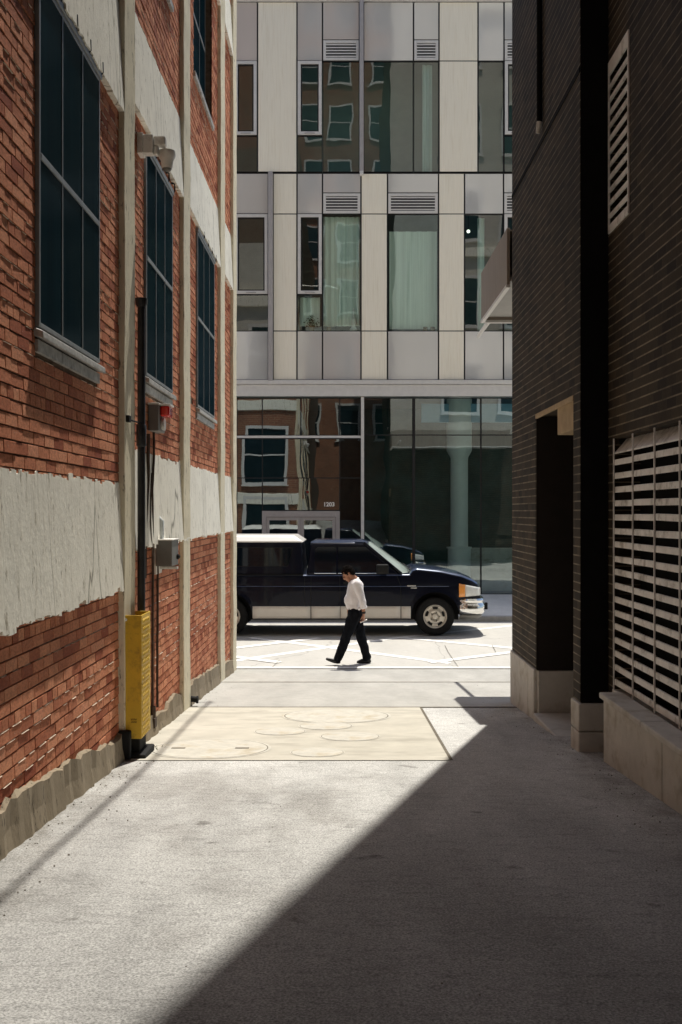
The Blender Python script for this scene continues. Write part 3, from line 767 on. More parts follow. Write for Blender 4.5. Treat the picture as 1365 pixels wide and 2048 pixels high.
# street front
f = MB(); f.box(2.02, 14, 11.952, 12.02, -1.0, 3.3); f.build('street_wall', M['rb'], RB)
f = MB(); f.box(2.02, 34, 11.952, 12.02, 3.301, TOP); f.build('street_wall', M['pale_bounce'], RB)  # unseen upper front, pale and lengthened as a light bounce
for k in range(4):
    for z0 in (4.4, 8.2, 12.0, 15.8, 19.6): trim_window(4.4 + k * 2.6, 5.9 + k * 2.6, z0, z0 + 2.1, 12.022, 1, RB)
f = MB(); f.box(4.2, 14, 12.022, 12.2, 11.2, 11.6); f.box(4.2, 14, 12.022, 12.3, 22, 22.6); f.build('cornice', M['band'], RB, bevel=.02)
b = MB(); b.box(XF + .004, 2.236, 8.488, 8.499, -1.62, 9.5); b.build('pier_shade_sheet', M['black'], RB)  # black sheet that paints in the shade on the pier front
b = MB(); b.box(XF + .006, 2.61, 10.455, 10.468, -1.655, .99); b.build('jamb_shade_sheet', M['doorm'], RB)  # dark sheet that paints in the shade on the recess jamb
# expansion joint and cable on the upper wall
j = MB(); j.box(XF - .006, XF, 8.5, 11.95, 3.735, 3.79); j.build('expansion_joint', M['black'], RB)
# limestone base blocks
b = MB(); yj = 10.85
b.box(XF - .02, 2.7, 10.49, yj - .004, -3, -1.65); b.box(XF - .02, 2.7, yj + .004, 11.97, -3, -1.65)
b.build('limestone_base', M['stone'], RB, bevel=.012)
b = MB(); b.box(XF + .02, 2.64, 10.44, 10.485, -3, -1.66); b.build('limestone_base', M['stone'], RB, bevel=.008)
b = MB(); b.box(XF - .02, 2.30, 8.47, 8.77, -1.86, -1.625); b.box(XF - .02, 2.30, 8.47, 8.77, -3, -1.868); b.build('limestone_base', M['stone'], RB, bevel=.012)
b = MB(); b.box(XF - .035, 2.64, 8.772, 10.438, -3, -2.095); b.build('door_step', M['stone'], RB, bevel=.015)
b = MB(); b.box(XF + .12, 2.61, 8.755, 8.80, -2.09, -1.82); b.build('kick_block', M['lint'], RB, bevel=.008)
# lintel box over the recess
b = MB(); b.box(XF + .02, 2.61, 8.76, 9.5, .73, .995); b.build('lintel', M['lint'], RB, bevel=.008)
b = MB(); b.box(XF - .006, XF + .015, 8.752, 10.465, .975, 1.02); b.build('lintel_edge', M['lint'], RB)
d = MB(); d.box(2.58, 2.615, 8.9, 10.3, -2.09, .60); dl = d.build('door', M['doorm'], RB, bevel=.006)
d = MB(); d.tube([(2.575, 9.05, -1.1), (2.53, 9.05, -1.1), (2.53, 9.05, -.95), (2.575, 9.05, -.95)], .012, 8); d.build('handle', M['steel'], dl)
# upper vent
def frame_ring(mb, X0, X1, y0, y1, z0, z1, t, tt=None, tb=None):
    tt = tt or t; tb = tb or t
    mb.box(X0, X1, y0, y0 + t, z0, z1); mb.box(X0, X1, y1 - t, y1, z0, z1); mb.box(X0, X1, y0 + t, y1 - t, z1 - tt, z1); mb.box(X0, X1, y0 + t, y1 - t, z0, z0 + tb)
def blade(mb, y0, y1, zc, hgt, dep, Xo, th=.010):
    """sloping louvre blade, low edge outside"""
    mb.hexa([(Xo, y0, zc - hgt / 2), (Xo + dep, y0, zc + hgt / 2 - th), (Xo + dep, y1, zc + hgt / 2 - th), (Xo, y1, zc - hgt / 2),
             (Xo, y0, zc - hgt / 2 + th), (Xo + dep, y0, zc + hgt / 2), (Xo + dep, y1, zc + hgt / 2), (Xo, y1, zc - hgt / 2 + th)])
vt = MB(); frame_ring(vt, XN - .012, XN + .004, VY0, VY1, VZ0, VZ1, .022, .12, .07); vf = vt.build('wall_vent', M['louver'], RB, bevel=.004)
for k in range(11):
    s = MB(); zc = VZ0 + .145 + k * .109
    s.box(XN - .008, XN + .006, VY0 + .022, VY1 - .022, zc - .019, zc + .019); s.build('vent_blade', M['louver'], vf)
# big louvre
cols = [8.31, 7.765, 7.22, 6.675, 6.13, 5.585, 5.04, 4.495, 3.95]
bt = MB(); bt.box(XN - .015, XN + .12, BY0, BY1, BZ0 - .0, BZ0 + .03)
for c in cols: bt.box(XN - .010, XN + .003, c - .0065, c + .0065, BZ0 + .03, BZ1)
bf = bt.build('wall_louvre', M['louver'], RB, bevel=.003)
for a, bb in zip(cols, cols[1:]):
    h = MB(); h.hexa([(XN + .0, bb + .011, BZ1 - .13), (XN + .10, bb + .011, BZ1 - .09), (XN + .10, a - .011, BZ1 - .09), (XN + .0, a - .011, BZ1 - .13),
                      (XN + .0, bb + .011, BZ1 - .118), (XN + .10, bb + .011, BZ1 - .002), (XN + .10, a - .011, BZ1 - .002), (XN + .0, a - .011, BZ1 - .118)])
    h.build('louvre_head', M['louver'], bf)
    if bb < 5.5: continue
    for k in range(17):
        s = MB(); zc = BZ0 + .095 + k * .1135 + R(-.003, .003)
        t1 = R(-.006, .006) if R(0, 1) < .3 else 0; lo = -.03
        s.hexa([(XN + .0, bb + .010, zc - .024), (XN + .012, bb + .010, zc - .016), (XN + .012, a - .010, zc - .016 + t1), (XN + .0, a - .010, zc - .024 + t1),
                (XN + .0, bb + .010, zc + .024), (XN + .012, bb + .010, zc + .028), (XN + .012, a - .010, zc + .028 + t1), (XN + .0, a - .010, zc + .024 + t1)])
        s.build('louvre_blade', M['louver'], bf, bevel=.003)
# plinth under the louvre
ends = [8.05, 6.56, 5.1, 3.6, 2.1]
for a, bb in zip(ends, ends[1:]):
    p = MB(); p.box(XP, XN + .02, bb + .006, a - .006, -3, -1.50); p.build('plinth_slab', M['stone'], RB, bevel=.01)
for a, bb in [(8.07, 6.95), (6.94, 5.6), (5.59, 4.2)]:
    p = MB(); p.box(XP - .03, XN + .0, bb + .003, a - .003, -1.498, -1.452); p.build('plinth_coping', M['stone'], RB, bevel=.01)
# canopy on the street corner
ca = thing('corner_canopy', 'beige metal canopy projecting over the pavement from the corner of the dark brick building', 'canopy', (2.6, 13, 3))
b = MB(); b.box(1.95, 1.99, 12.03, 14.3, 2.74, 3.42); b.box(1.995, 7, 14.26, 14.3, 2.74, 3.42); b.build('fascia', M['canopy'], ca, bevel=.006)
b = MB(); b.box(1.94, 1.992, 12.03, 14.31, 2.70, 2.738); b.box(1.995, 7, 14.25, 14.32, 2.70, 2.738); b.build('edge_strip', M['frame'], ca, bevel=.004)
b = MB(); b.box(1.995, 7, 12.03, 14.255, 2.78, 2.82); b.build('soffit', M['soffit'], ca)
b = MB(); b.box(1.995, 7, 12.03, 14.255, 3.38, 3.40); b.build('roof', M['canopy'], ca)
b = MB(); b.tube([(2.16, 14.05, 2.86), (2.17, 16.25, 2.86)], .03, 8); b.build('rod', M['frame'], ca, smooth=True)
# black conduit dropping down the upper wall
cd = thing('drop_conduit', 'black conduit with a pale tip hanging on the upper wall of the dark brick building', 'conduit', (XF - .02, 10.1, 4))
b = MB(); b.tube([(XF - .03, 10.12, 3.95), (XF - .03, 10.12, 9.5)], .028, 8); b.build('conduit_pipe', M['black'], cd)
b = MB(); b.tube([(XF - .03, 10.12, 3.95), (XF - .045, 10.14, 3.84)], [.028, .02], 8); b.build('tip', M['white'], cd)

# ------------------------------------------------------------------ building closing the alley behind the viewer (seen in the glass)
CB = thing('rear_building', 'red brick building with white framed windows, seen mirrored in the glass facade', 'building', (0, -11, 0))
b = MB(); b.box(-12, 12, -16, -12.0, -3, 38); b.build('wall', M['rb2'], CB)
b = MB(); b.box(-12, 12, -12, -11.7, 37, 37.7); b.box(-12, 12, -12, -11.8, 20.2, 20.6); b.box(-12, 12, -12, -11.8, 12.2, 12.6); b.build('cornice', M['band'], CB, bevel=.02)
for x in (-2.3, .1, 2.5):
    for z0 in (5.0, 9.0, 13.6, 17.2, 21.6, 25.4, 29.2, 33.0): trim_window(x - .6, x + .6, z0, z0 + 2.2, -11.99, 1, CB)

# ------------------------------------------------------------------ glass fronted building across the street
YB, K = 28.0, F / 28.0
FX = lambda x: (x - PX) / K
FZ = lambda y: (HY - y) / K
AB = thing('apartment_building', 'modern glass fronted building with pale wood panels and grey glass across the street', 'building', (0, 31, -2.3))
mull = MB()
def ring(mb, x0, x1, z0, z1, t, ya, yb):
    mb.box(x0, x0 + t, ya, yb, z0, z1); mb.box(x1 - t, x1, ya, yb, z0, z1); mb.box(x0 + t, x1 - t, ya, yb, z1 - t, z1); mb.box(x0 + t, x1 - t, ya, yb, z0, z0 + t)
def cell(kind, x0, x1, y0, y1, gm='glass', slats=5):
    a, b_, c, d_ = FX(x0), FX(x1), FZ(y1), FZ(y0)
    ring(mull, a, b_, c, d_, .013, YB, YB + .09)
    i = .014; A, B, C_, D = a + i, b_ - i, c + i, d_ - i
    if kind == 'wood' or kind == 'spandrel':
        m = MB(); dy = R(-.004, .004); m.box(A, B, YB - .008 + dy, YB + .05, C_, D)
        m.build('wood_panel' if kind == 'wood' else 'spandrel_panel', M[kind], AB, bevel=.003)
    elif kind == 'glass':
        m = MB(); t = R(-.004, .004); m.quad((A, YB + .03 + t, C_), (B, YB + .03 - t, C_), (B, YB + .03 - t, D), (A, YB + .03 + t, D)); m.build('pane', M[gm], AB, recalc=False)
    elif kind == 'framed':
        m = MB(); ring(m, A, B, C_, D, .085, YB - .045, YB + .06); w_ = m.build('window', M['frame'], AB, bevel=.006)
        m = MB(); ring(m, A + .085, B - .085, C_ + .085, D - .085, .035, YB - .02, YB + .05); m.build('sash', M['mull'], w_)
        m = MB(); m.quad((A + .12, YB + .0, C_ + .12), (B - .12, YB + .0, C_ + .12), (B - .12, YB + .0, D - .12), (A + .12, YB + .0, D - .12)); m.build('pane', M['glassup'], w_, recalc=False)
        m = MB(); m.box((A + B) / 2 - .14, (A + B) / 2 + .14, YB - .06, YB - .046, C_ + .02, C_ + .045); m.build('latch', M['fin'], w_)
    elif kind == 'louver':
        m = MB(); ring(m, A, B, C_, D, .075, YB - .02, YB + .06); w_ = m.build('vent_grille', M['frame'], AB, bevel=.004)
        m = MB(); m.box(A + .075, B - .075, YB + .055, YB + .06, C_ + .075, D - .075); m.build('vent_back', M['black'], w_)
        h = (D - C_ - .15) / slats
        for k in range(slats):
            zc = C_ + .075 + h * (k + .5); s = MB()
            s.hexa([(A + .075, YB - .015, zc - h * .28), (B - .075, YB - .015, zc - h * .28), (B - .075, YB + .05, zc - .0), (A + .075, YB + .05, zc - .0),
                    (A + .075, YB - .015, zc + h * .16), (B - .075, YB - .015, zc + h * .16), (B - .075, YB + .05, zc + h * .3), (A + .075, YB + .05, zc + h * .3)])
            s.build('slat', M['frame'], w_)
def cols3(x0, x1, rows):
    ys = [rows[0][1]] + [r[2] for r in rows]
    for kind, y0, y1, *o in rows: cell(kind, x0, x1, y0, y1, *o)
# third floor
T, Mi, Bo = 4, 122, 344
cols3(395, 468, [('wood', T, Bo)]); cols3(300, 394, [('spandrel', T, Mi), ('glass', Mi, Bo, 'glassup')])
cols3(469, 515, [('spandrel', T, Mi), ('framed', Mi, 271), ('glass', 271, Bo, 'glassup')])
cols3(516, 594, [('wood', T, Bo)])
cols3(595, 645, [('spandrel', T, Mi), ('framed', Mi, 271), ('glass', 271, Bo, 'glassup')])
cols3(646, 719, [('spandrel', T, 80), ('louver', 80, Mi), ('glass', Mi, Bo, 'glassup')])
cols3(728, 827, [('spandrel', T, Mi), ('glass', Mi, Bo, 'glassup')])
cols3(828, 878, [('spandrel', T, 80), ('louver', 80, Mi), ('glass', Mi, Bo, 'glassup')])
cols3(879, 956, [('wood', T, Mi), ('wood', Mi, Bo)])
cols3(957, 1008, [('spandrel', T, Mi), ('glass', Mi, Bo, 'glassup')])
cols3(1009, 1056, [('spandrel', T, 80), ('louver', 80, Mi), ('framed', Mi, 270), ('glass', 270, Bo, 'glassup')])
cols3(1057, 1135, [('wood', T, Bo)]); cols3(1136, 1240, [('spandrel', T, Mi), ('glass', Mi, Bo, 'glassup')])
# second floor
T, Mi, Lo, Bo = 347, 428, 662, 760
cols3(395, 468, [('wood', T, Mi), ('wood', Mi, Lo), ('wood', Lo, Bo)]); cols3(300, 394, [('spandrel', T, Mi), ('glass', Mi, Lo), ('spandrel', Lo, Bo)])
cols3(469, 537, [('spandrel', T, Mi), ('framed', Mi, 589), ('glass', 589, Lo, 'glassup'), ('spandrel', Lo, Bo)])
cols3(547, 594, [('wood', T, Mi), ('wood', Mi, Lo), ('wood', Lo, Bo)])
cols3(595, 645, [('spandrel', T, Mi), ('framed', Mi, 589), ('glass', 589, Lo), ('spandrel', Lo, Bo)])
cols3(646, 722, [('spandrel', T, 386), ('louver', 386, Mi), ('glass', Mi, Lo), ('spandrel', Lo, Bo)])
cols3(723, 775, [('wood', T, Mi), ('wood', Mi, Lo), ('wood', Lo, Bo)])
cols3(776, 877, [('spandrel', T, 386), ('louver', 386, Mi), ('glass', Mi, Lo), ('spandrel', Lo, Bo)])
cols3(878, 929, [('wood', T, Mi), ('wood', Mi, Lo), ('wood', Lo, Bo)])
cols3(930, 1007, [('spandrel', T, Mi), ('glass', Mi, Lo, 'glassup'), ('spandrel', Lo, Bo)])
cols3(1008, 1080, [('spandrel', T, 386), ('louver', 386, Mi), ('framed', Mi, 589), ('glass', 589, Lo), ('spandrel', Lo, Bo)])
cols3(1081, 1140, [('wood', T, Mi), ('wood', Mi, Lo), ('wood', Lo, Bo)]); cols3(1141, 1240, [('spandrel', T, Mi), ('glass', Mi, Lo), ('spandrel', Lo, Bo)])
# ground floor glazing
GB = 1190
for x0, x1 in ((300, 394), (395, 469)): cols3(x0, x1, [('glass', 796, 872, 'glasslow'), ('glass', 875, 957, 'glasslow'), ('glass', 957, GB, 'glasslow')])
cols3(474, 525, [('glass', 796, 871, 'glasslow'), ('glass', 877, 956, 'glasslow'), ('glass', 956, GB, 'glasslow')])
for x0, x1 in ((525, 602), (602, 680)): cell('glass', x0, x1, 796, 871, 'glasslow')
cell('glass', 525, 680, 877, 956, 'glasslow'); cell('glass', 525, 680, 956, 1021, 'glasslow')
cols3(680, 722, [('glass', 796, 871, 'glasslow'), ('glass', 877, 956, 'glasslow'), ('glass', 956, GB, 'glasslow')])
cols3(729, 826, [('glass', 796, 870, 'glasslow'), ('glass', 870, GB, 'glasslow')])
cols3(830, 962, [('glass', 796, 870, 'glasslow'), ('glass', 870, GB, 'glasslow')])
cols3(963, 1090, [('glass', 796, 870, 'glasslow'), ('glass', 870, GB, 'glasslow')])
cols3(1091, 1240, [('glass', 796, 870, 'glasslow'), ('glass', 870, GB, 'glasslow')])
mull.box(FX(826), FX(830), YB - .02, YB + .1, FZ(GB), FZ(796))
mull.build('mullion_grid', M['mull'], AB)
b = MB(); b.box(FX(300), FX(1240), YB - .10, YB + .3, FZ(793), FZ(770)); b.build('beam', M['frame'], AB, bevel=.01)
b = MB(); b.box(FX(300), FX(1240), YB - .14, YB + .3, FZ(769.5), FZ(761)); b.build('beam_lip', M['frame'], AB, bevel=.01)
b = MB(); b.box(FX(300), FX(1240), YB - .08, YB + .3, FZ(3.5), FZ(-30)); b.build('parapet', M['frame'], AB, bevel=.01)
b = MB(); b.box(FX(472), FX(722), YB - .03, YB + .08, FZ(876), FZ(871.5)); b.build('transom', M['frame'], AB)
b = MB(); b.box(FX(722.5), FX(728.5), YB - .06, YB + .1, FZ(GB), FZ(794)); b.build('post', M['frame'], AB)
b = MB(); b.box(FX(469.5), FX(473.5), YB - .04, YB + .1, FZ(GB), FZ(794)); b.build('post', M['frame'], AB)
for x0, x1, y0, y1 in ((719.5, 727.5, -2, 345), (537.5, 546.5, 346, 763)):
    b = MB(); b.box(FX(x0), FX(x1), YB - .16, YB + .06, FZ(y1), FZ(y0)); fn = b.build('fin', M['fin'], AB, bevel=.01)
    b = MB(); b.box(FX(x0) + .005, FX(x1) - .005, YB - .165, YB + .06, FZ(y1) - .1, FZ(y1)); b.build('fin_foot', M['frame'], fn, bevel=.006)
b = MB(); b.box(FX(300), FX(1240), YB - .05, YB + .2, -2.6, FZ(GB) + .03); b.build('base_sill', M['mull'], AB)
# entrance doors
fr = MB(); fr.box(FX(525), FX(533), YB - .07, YB + .1, -2.3, FZ(1022)); fr.box(FX(672), FX(680), YB - .07, YB + .1, -2.3, FZ(1022)); fr.box(FX(533) + .001, FX(672) - .001, YB - .07, YB + .1, FZ(1034), FZ(1022))
en = fr.build('entrance_frame', M['doorframe'], AB, bevel=.008)
for x0, x1, hx in ((533.5, 602, 597), (602.5, 671.5, 608)):
    m = MB(); ring(m, FX(x0), FX(x1), -2.29, FZ(1034.5), .085, YB - .05, YB + .0); dr = m.build('door', M['doorframe'], en, bevel=.005)
    m = MB(); m.quad((FX(x0) + .08, YB - .03, -2.2), (FX(x1) - .08, YB - .03, -2.2), (FX(x1) - .08, YB - .03, FZ(1034.5) - .08), (FX(x0) + .08, YB - .03, FZ(1034.5) - .08)); m.build('pane', M['glasslow'], dr, recalc=False)
    m = MB(); m.tube([(FX(hx), YB - .055, -1.35), (FX(hx), YB - .11, -1.33), (FX(hx), YB - .11, -.95), (FX(hx), YB - .055, -.93)], .014, 8); m.build('handle', M['steel'], dr)
cu = bpy.data.curves.new('house_number', 'FONT'); cu.body = '1203'; cu.size = .16; cu.align_x = 'CENTER'; cu.extrude = .003; cu.offset = .004
to = bpy.data.objects.new('house_number_curve', cu); COL.objects.link(to); bpy.context.view_layer.update()
me = bpy.data.meshes.new_from_object(to.evaluated_get(bpy.context.evaluated_depsgraph_get())); bpy.data.objects.remove(to)
nm = bpy.data.objects.new('house_number', me); COL.objects.link(nm); nm.parent = AB; me.materials.clear(); me.materials.append(M['sign'])
nm.location = Vector((FX(658.5), YB + .008, FZ(1012.5))) - AB.location; nm.rotation_euler = (rad(90), 0, 0)
# shell and rooms behind the glass
XL, XR = FX(300), FX(1240)
sh = MB(); YBk = 36
sh.box(XL - .2, XL, YB + .1, YBk, -2.6, FZ(-30)); sh.box(XR, XR + .2, YB + .1, YBk, -2.6, FZ(-30)); sh.box(XL, XR, YBk, YBk + .2, -2.6, FZ(-30)); sh.box(XL, XR, YB + .301, YBk, FZ(-25), FZ(-30))
sh.build('shell', M['inside_grey'], AB)
sl = MB(); sl.box(XL, XR, YB + .302, YBk, FZ(792), FZ(764)); sl.box(XL, XR, YB + .1, YBk, FZ(350), FZ(343)); sl.box(XL, XR, YB + .202, YBk, -2.6, -2.29)
sl.box(XL, XR, YB + .1, YB + .16, FZ(762), FZ(664)); sl.box(XL, XR, YB + .1, YB + .16, FZ(426), FZ(351)); sl.box(XL, XR, YB + .1, YB + .16, FZ(120), FZ(3))
sl.build('floor_slab', M['slab'], AB)
iw = MB(); iw.box(XL, XR, 30.6, 30.7, FZ(762), FZ(351)); iw.build('interior_wall', M['inside_grey'], AB)
iw = MB(); iw.box(XL, XR, 29.5, 29.6, FZ(342), FZ(-24)); iw.build('interior_wall', M['inside_pale'], AB)
iw = MB(); iw.box(XL, FX(726), 32.0, 32.1, -2.29, FZ(792)); iw.build('interior_wall', M['inside_dark'], AB)
iw = MB(); iw.box(FX(726), XR, 31.5, 31.6, -2.29, FZ(792)); iw.build('interior_wall', M['inside_teal'], AB)
def drape(x0, x1, y0, y1, Y=YB + .2, amp=.025, wl=.16):
    a, b_ = FX(x0), FX(x1); n = max(8, int((b_ - a) / .03)); m = MB()
    ph = R(0, 6)
    xs = [a + (b_ - a) * i / n for i in range(n + 1)]; ys = [Y + amp * math.sin(x / wl * 6.28 + ph + .6 * math.sin(x * 5)) for x in xs]
    for i in range(n): m.quad((xs[i], ys[i], FZ(y1)), (xs[i + 1], ys[i + 1], FZ(y1)), (xs[i + 1], ys[i + 1], FZ(y0)), (xs[i], ys[i], FZ(y0)))
    m.build('curtain', M['curtain'], AB, smooth=True)
drape(647, 721, 430, 650); drape(780, 876, 458, 655, YB + .25, .012, .3); drape(846, 866, 124, 342); drape(600, 640, 592, 650)
drape(958, 972, 430, 660, YB + .3)
# lobby column and the blue panel painted as mirrored sky
c = MB(); cx = FX(924); c.lathe([(.33, -2.29), (.33, -1.05), (.36, -1.04), (.36, -1.0), (.25, -.99), (.25, 1.55), (.36, 1.75), (.36, 3.3)], (cx, 28.62, 0), 'z', 28); c.build('lobby_column', M['column'], AB, smooth=True)
b = MB(); b.box(FX(846), XR, YB + .45, YB + .5, FZ(842), FZ(804)); b.build('mirrored_sky_panel', M['blue'], AB)
b = MB(); b.box(FX(943), FX(1090), 28.9, 29.1, -2.29, FZ(1098)); b.build('mirrored_pavement_block', M['stone'], AB, bevel=.02)  # pale block added in place of the mirrored sunlit pavement
# things on the window boards
lz = FZ(661) + .014
sbd = MB(); sbd.box(FX(596), FX(1006), YB + .085, YB + .24, lz - .03, lz); sbd.build('window_board', M['doorframe'], AB)
pt = thing('potted_plant', 'small green potted plant on the board behind the second floor window', 'plant', (FX(624), YB + .16, lz))
b = MB(); b.lathe([(.06, lz), (.085, lz + .14), (.075, lz + .14)], (FX(624), YB + .16, 0), 'z', 14); b.build('pot', M['clay'], pt, smooth=True)
b = MB()
for k in range(150):
    a = R(0, 6.28); r_ = R(.0, .2); h = R(.14, .46) - r_ * .5; x, y, z_ = FX(624) + math.cos(a) * r_, YB + .16 + math.sin(a) * min(r_, .10), lz + h
    d1 = Vector((R(-1, 1), R(-.5, .5), R(-.2, 1))).normalized() * .06; d2 = Vector((R(-1, 1), R(-1, 1), R(-1, 1))).normalized() * .018
    b.add([(x, y, z_), tuple(Vector((x, y, z_)) + d1 * .5 + d2), tuple(Vector((x, y, z_)) + d1), tuple(Vector((x, y, z_)) + d1 * .5 - d2)], [(0, 1, 2, 3)])
b.build('foliage', M['leaf'], pt, recalc=False)
fg = MB(); fg.lathe([(.10, lz), (.11, lz + .05), (.06, lz + .12), (.085, lz + .25), (.05, lz + .36), (.025, lz + .5), (.035, lz + .58), (.012, lz + .66)], (FX(708), YB + .165, 0), 'z', 16)
tag(fg.build('figurine', M['white'], None, smooth=True), 'white slender figurine on the window board at the foot of a pale curtain', 'figurine')
for x, lab in ((852, 'small brown pot on the window board, left one of the pair'), (867, 'small brown pot on the window board, right one of the pair'), (658, 'small brown jar on the window board left of the white figurine')):
    p = MB(); p.lathe([(.06, lz), (.075, lz + .05), (.05, lz + .09), (.07, lz + .11), (.06, lz + .112)], (FX(x), YB + .165, 0), 'z', 14)
    tag(p.build('small_pot', M['clay'], None, smooth=True), lab, 'pot', 'pots on the window boards')
gl = thing('ceiling_lamp', 'round lit globe lamp hanging inside the teal second floor window', 'lamp', (FX(942), 28.6, FZ(450)))
p = MB(); p.ball((FX(942.5), 28.6, FZ(450) - .01), .05, .05, .05, 14, 10); p.build('globe', M['lamp'], gl, smooth=True)
p = MB(); p.tube([(FX(942.5), 28.6, FZ(450) + .04), (FX(942.5), 28.6, FZ(351) - .02)], .006, 6); p.build('cord', M['mull'], gl)
# ------------------------------------------------------------------ pickup truck
TY, W = 19.7, 1.98
TZ = G(20.6)
TR = thing('pickup_truck', 'navy blue extended cab pickup with beige lower panels and a white topped bed cap', 'pickup truck', (0, TY + W / 2, TZ))
UF, UR, AR, AC = 1.785, -2.30, .475, .40
def lerp(a, b, t): return a + (b - a) * t
def pw(P, x):
    if x <= P[0][0]: return P[0][1]
    for (a, va), (b, vb) in zip(P, P[1:]):
        if x <= b: return lerp(va, vb, (x - a) / (b - a))
    return P[-1][1]
def bot(u):
    b = pw([(-3.6, .46), (-2.8, .40), (-1.8, .345), (1.3, .345), (2.3, .42), (2.7, .46)], u)
    for c in (UF, UR):
        if abs(u - c) < AR: b = max(b, AC + math.sqrt(max(0, AR * AR - (u - c) ** 2)))
    return b
def topw(u): return pw([(-3.6, 1.20), (1.28, 1.225), (1.34, 1.31), (1.42, 1.335), (1.9, 1.285), (2.3, 1.20), (2.52, 1.11), (2.63, 1.04), (2.68, .93)], u)
def side(u, w):
    o = .045 * ((w - .86) / .5) ** 2 * (1 if w > .86 else .7)
    o += .006 * math.exp(-((w - .98) / .03) ** 2)
    if u > 2.15: o += .17 * ((u - 2.15) / .53) ** 2
    if u < -3.3: o += .05 * ((-3.3 - u) / .3) ** 2
    for c in (UF, UR):                       # lip around the wheel opening
        d = math.hypot(u - c, w - AC)
        if AR - .01 < d < AR + .075: o -= .018 * (1 - (d - AR + .01) / .085)
    return o
us = sorted(set([-3.6, -3.5, -3.3, -3.1, -2.9] + [-1.7 + i * .1 for i in range(30)] + [2.3, 2.4, 2.46, 2.52, 2.56, 2.6, 2.63, 2.66, 2.68, 1.28, 1.34, 1.42] +
         [c + AR * math.sin(rad(a)) for c in (UF, UR) for a in range(-90, 91, 9)] + [c + s * AR * 1.001 for c in (UF, UR) for s in (-1, 1)]))
b = MB(); rings = []
for u in us:
    lo, hi = bot(u), topw(u); ring_ = []
    for k in range(15):
        w = lerp(lo, hi - .05, k / 14); ring_.append((u, side(u, w), w))
    s0 = side(u, hi - .05)
    ring_ += [(u, s0 + .008, hi - .028), (u, s0 + .028, hi - .010)]
    half = W / 2
    crown = .035 if u > 1.3 else 0
    for k in range(7):
        v = lerp(s0 + .06, half, k / 6); ring_.append((u, v, hi + crown * (1 - ((v - half) / half) ** 2)))
    full = ring_ + [(u, W - v, w) for (u, v, w) in reversed(ring_[:-1])]
    rings.append(full)
n = len(rings[0]); b.v = [(u, TY + v, TZ + w) for r_ in rings for (u, v, w) in r_]
for i in range(len(rings) - 1):
    for k in range(n - 1):
        b.f.append((i * n + k, (i + 1) * n + k, (i + 1) * n + k + 1, i * n + k + 1)); b.m.append(0)
b.f.append(tuple(range(n))); b.m.append(0); b.f.append(tuple(reversed([(len(rings) - 1) * n + k for k in range(n)]))); b.m.append(0)
bo = b.build('body', [M['navy'], M['navylit']], TR, smooth=True)
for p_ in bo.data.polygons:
    if p_.normal.z > .45 and p_.center.z > 0: p_.material_index = 1  # upward faces take the lighter navy as a painted highlight
def T3(u, v, w): return (u, TY + v, TZ + w)
def tbox(mb, u0, u1, v0, v1, w0, w1): return mb.box(u0, u1, TY + v0, TY + v1, TZ + w0, TZ + w1)
b = MB(); tbox(b, -3.5, 2.45, .30, W - .30, .40, 1.12); tbox(b, -3.3, 2.3, .55, 1.4, .27, .40); b.build('underbody', M['rubber'], TR)
def hexu(mb, u0, u1, U0, U1, v0, v1, w0, w1):
    """frustum: bottom u0..u1 inset v0 at w0, top U0..U1 inset v1 at w1"""
    return mb.hexa([T3(u0, v0, w0), T3(u1, v0, w0), T3(u1, W - v0, w0), T3(u0, W - v0, w0), T3(U0, v1, w1), T3(U1, v1, w1), T3(U1, W - v1, w1), T3(U0, W - v1, w1)])
b = MB(); hexu(b, -.76, 1.12, -.68, .38, .045, .185, 1.20, 1.845); cab = b.build('cab', M['navy'], TR, bevel=.05, seg=3, smooth=True)
b = MB(); hexu(b, -.70, .50, -.60, .36, .19, .30, 1.835, 1.885); b.build('roof', M['navylit'], cab, bevel=.025, seg=3, smooth=True)
vg = lambda w: .045 + (w - 1.20) * .217
def pane(name, pts, m, off=-.006, parent=cab):
    mb = MB(); n = len(pts)
    mb.add([T3(u, vg(w) + off, w) for u, w in pts], [tuple(range(n))])
    return mb.build(name, m, parent, recalc=False)
def mirror_pane(name, pts, m, off=-.006):
    mb = MB(); mb.add([T3(u, W - vg(w) - off, w) for u, w in pts], [tuple(range(len(pts)))]); return mb.build(name, m, cab, recalc=False)
Q1 = [(-.60, 1.24), (-.17, 1.24), (-.17, 1.755), (-.54, 1.755), (-.585, 1.70)]
Q2 = [(-.13, 1.24), (.80, 1.24), (.80, 1.35), (.42, 1.755), (-.13, 1.755)]
for nm, pts in (('quarter_window', Q1), ('door_window', Q2)): pane(nm, pts, M['carglass']); mirror_pane(nm, pts, M['carglass'])
def ws(t, v): return T3(lerp(1.35, .52, t) + .012, v, lerp(1.235, 1.83, t) + .012)
b = MB(); nv, nt_ = 24, 8                    # bowed screen, wrapping back to the pillars
def bow(t, s): 
    e0 = lerp(1.10, .38, t); v0 = lerp(.075, .20, t); B = lerp(.26, .15, t)
    return T3(e0 + B * (1 - abs(2 * s - 1) ** 2.6) + .012, lerp(v0, W - v0, s), lerp(1.225, 1.838, t) + .012)
for i in range(nv + 1):
    for k in range(nt_ + 1): b.v.append(bow(k / nt_, i / nv))
for i in range(nv):
    for k in range(nt_):
        a = i * (nt_ + 1) + k; b.f.append((a, a + nt_ + 1, a + nt_ + 2, a + 1)); b.m.append(0)
b.build('windshield', M['windshield'], cab, smooth=True)
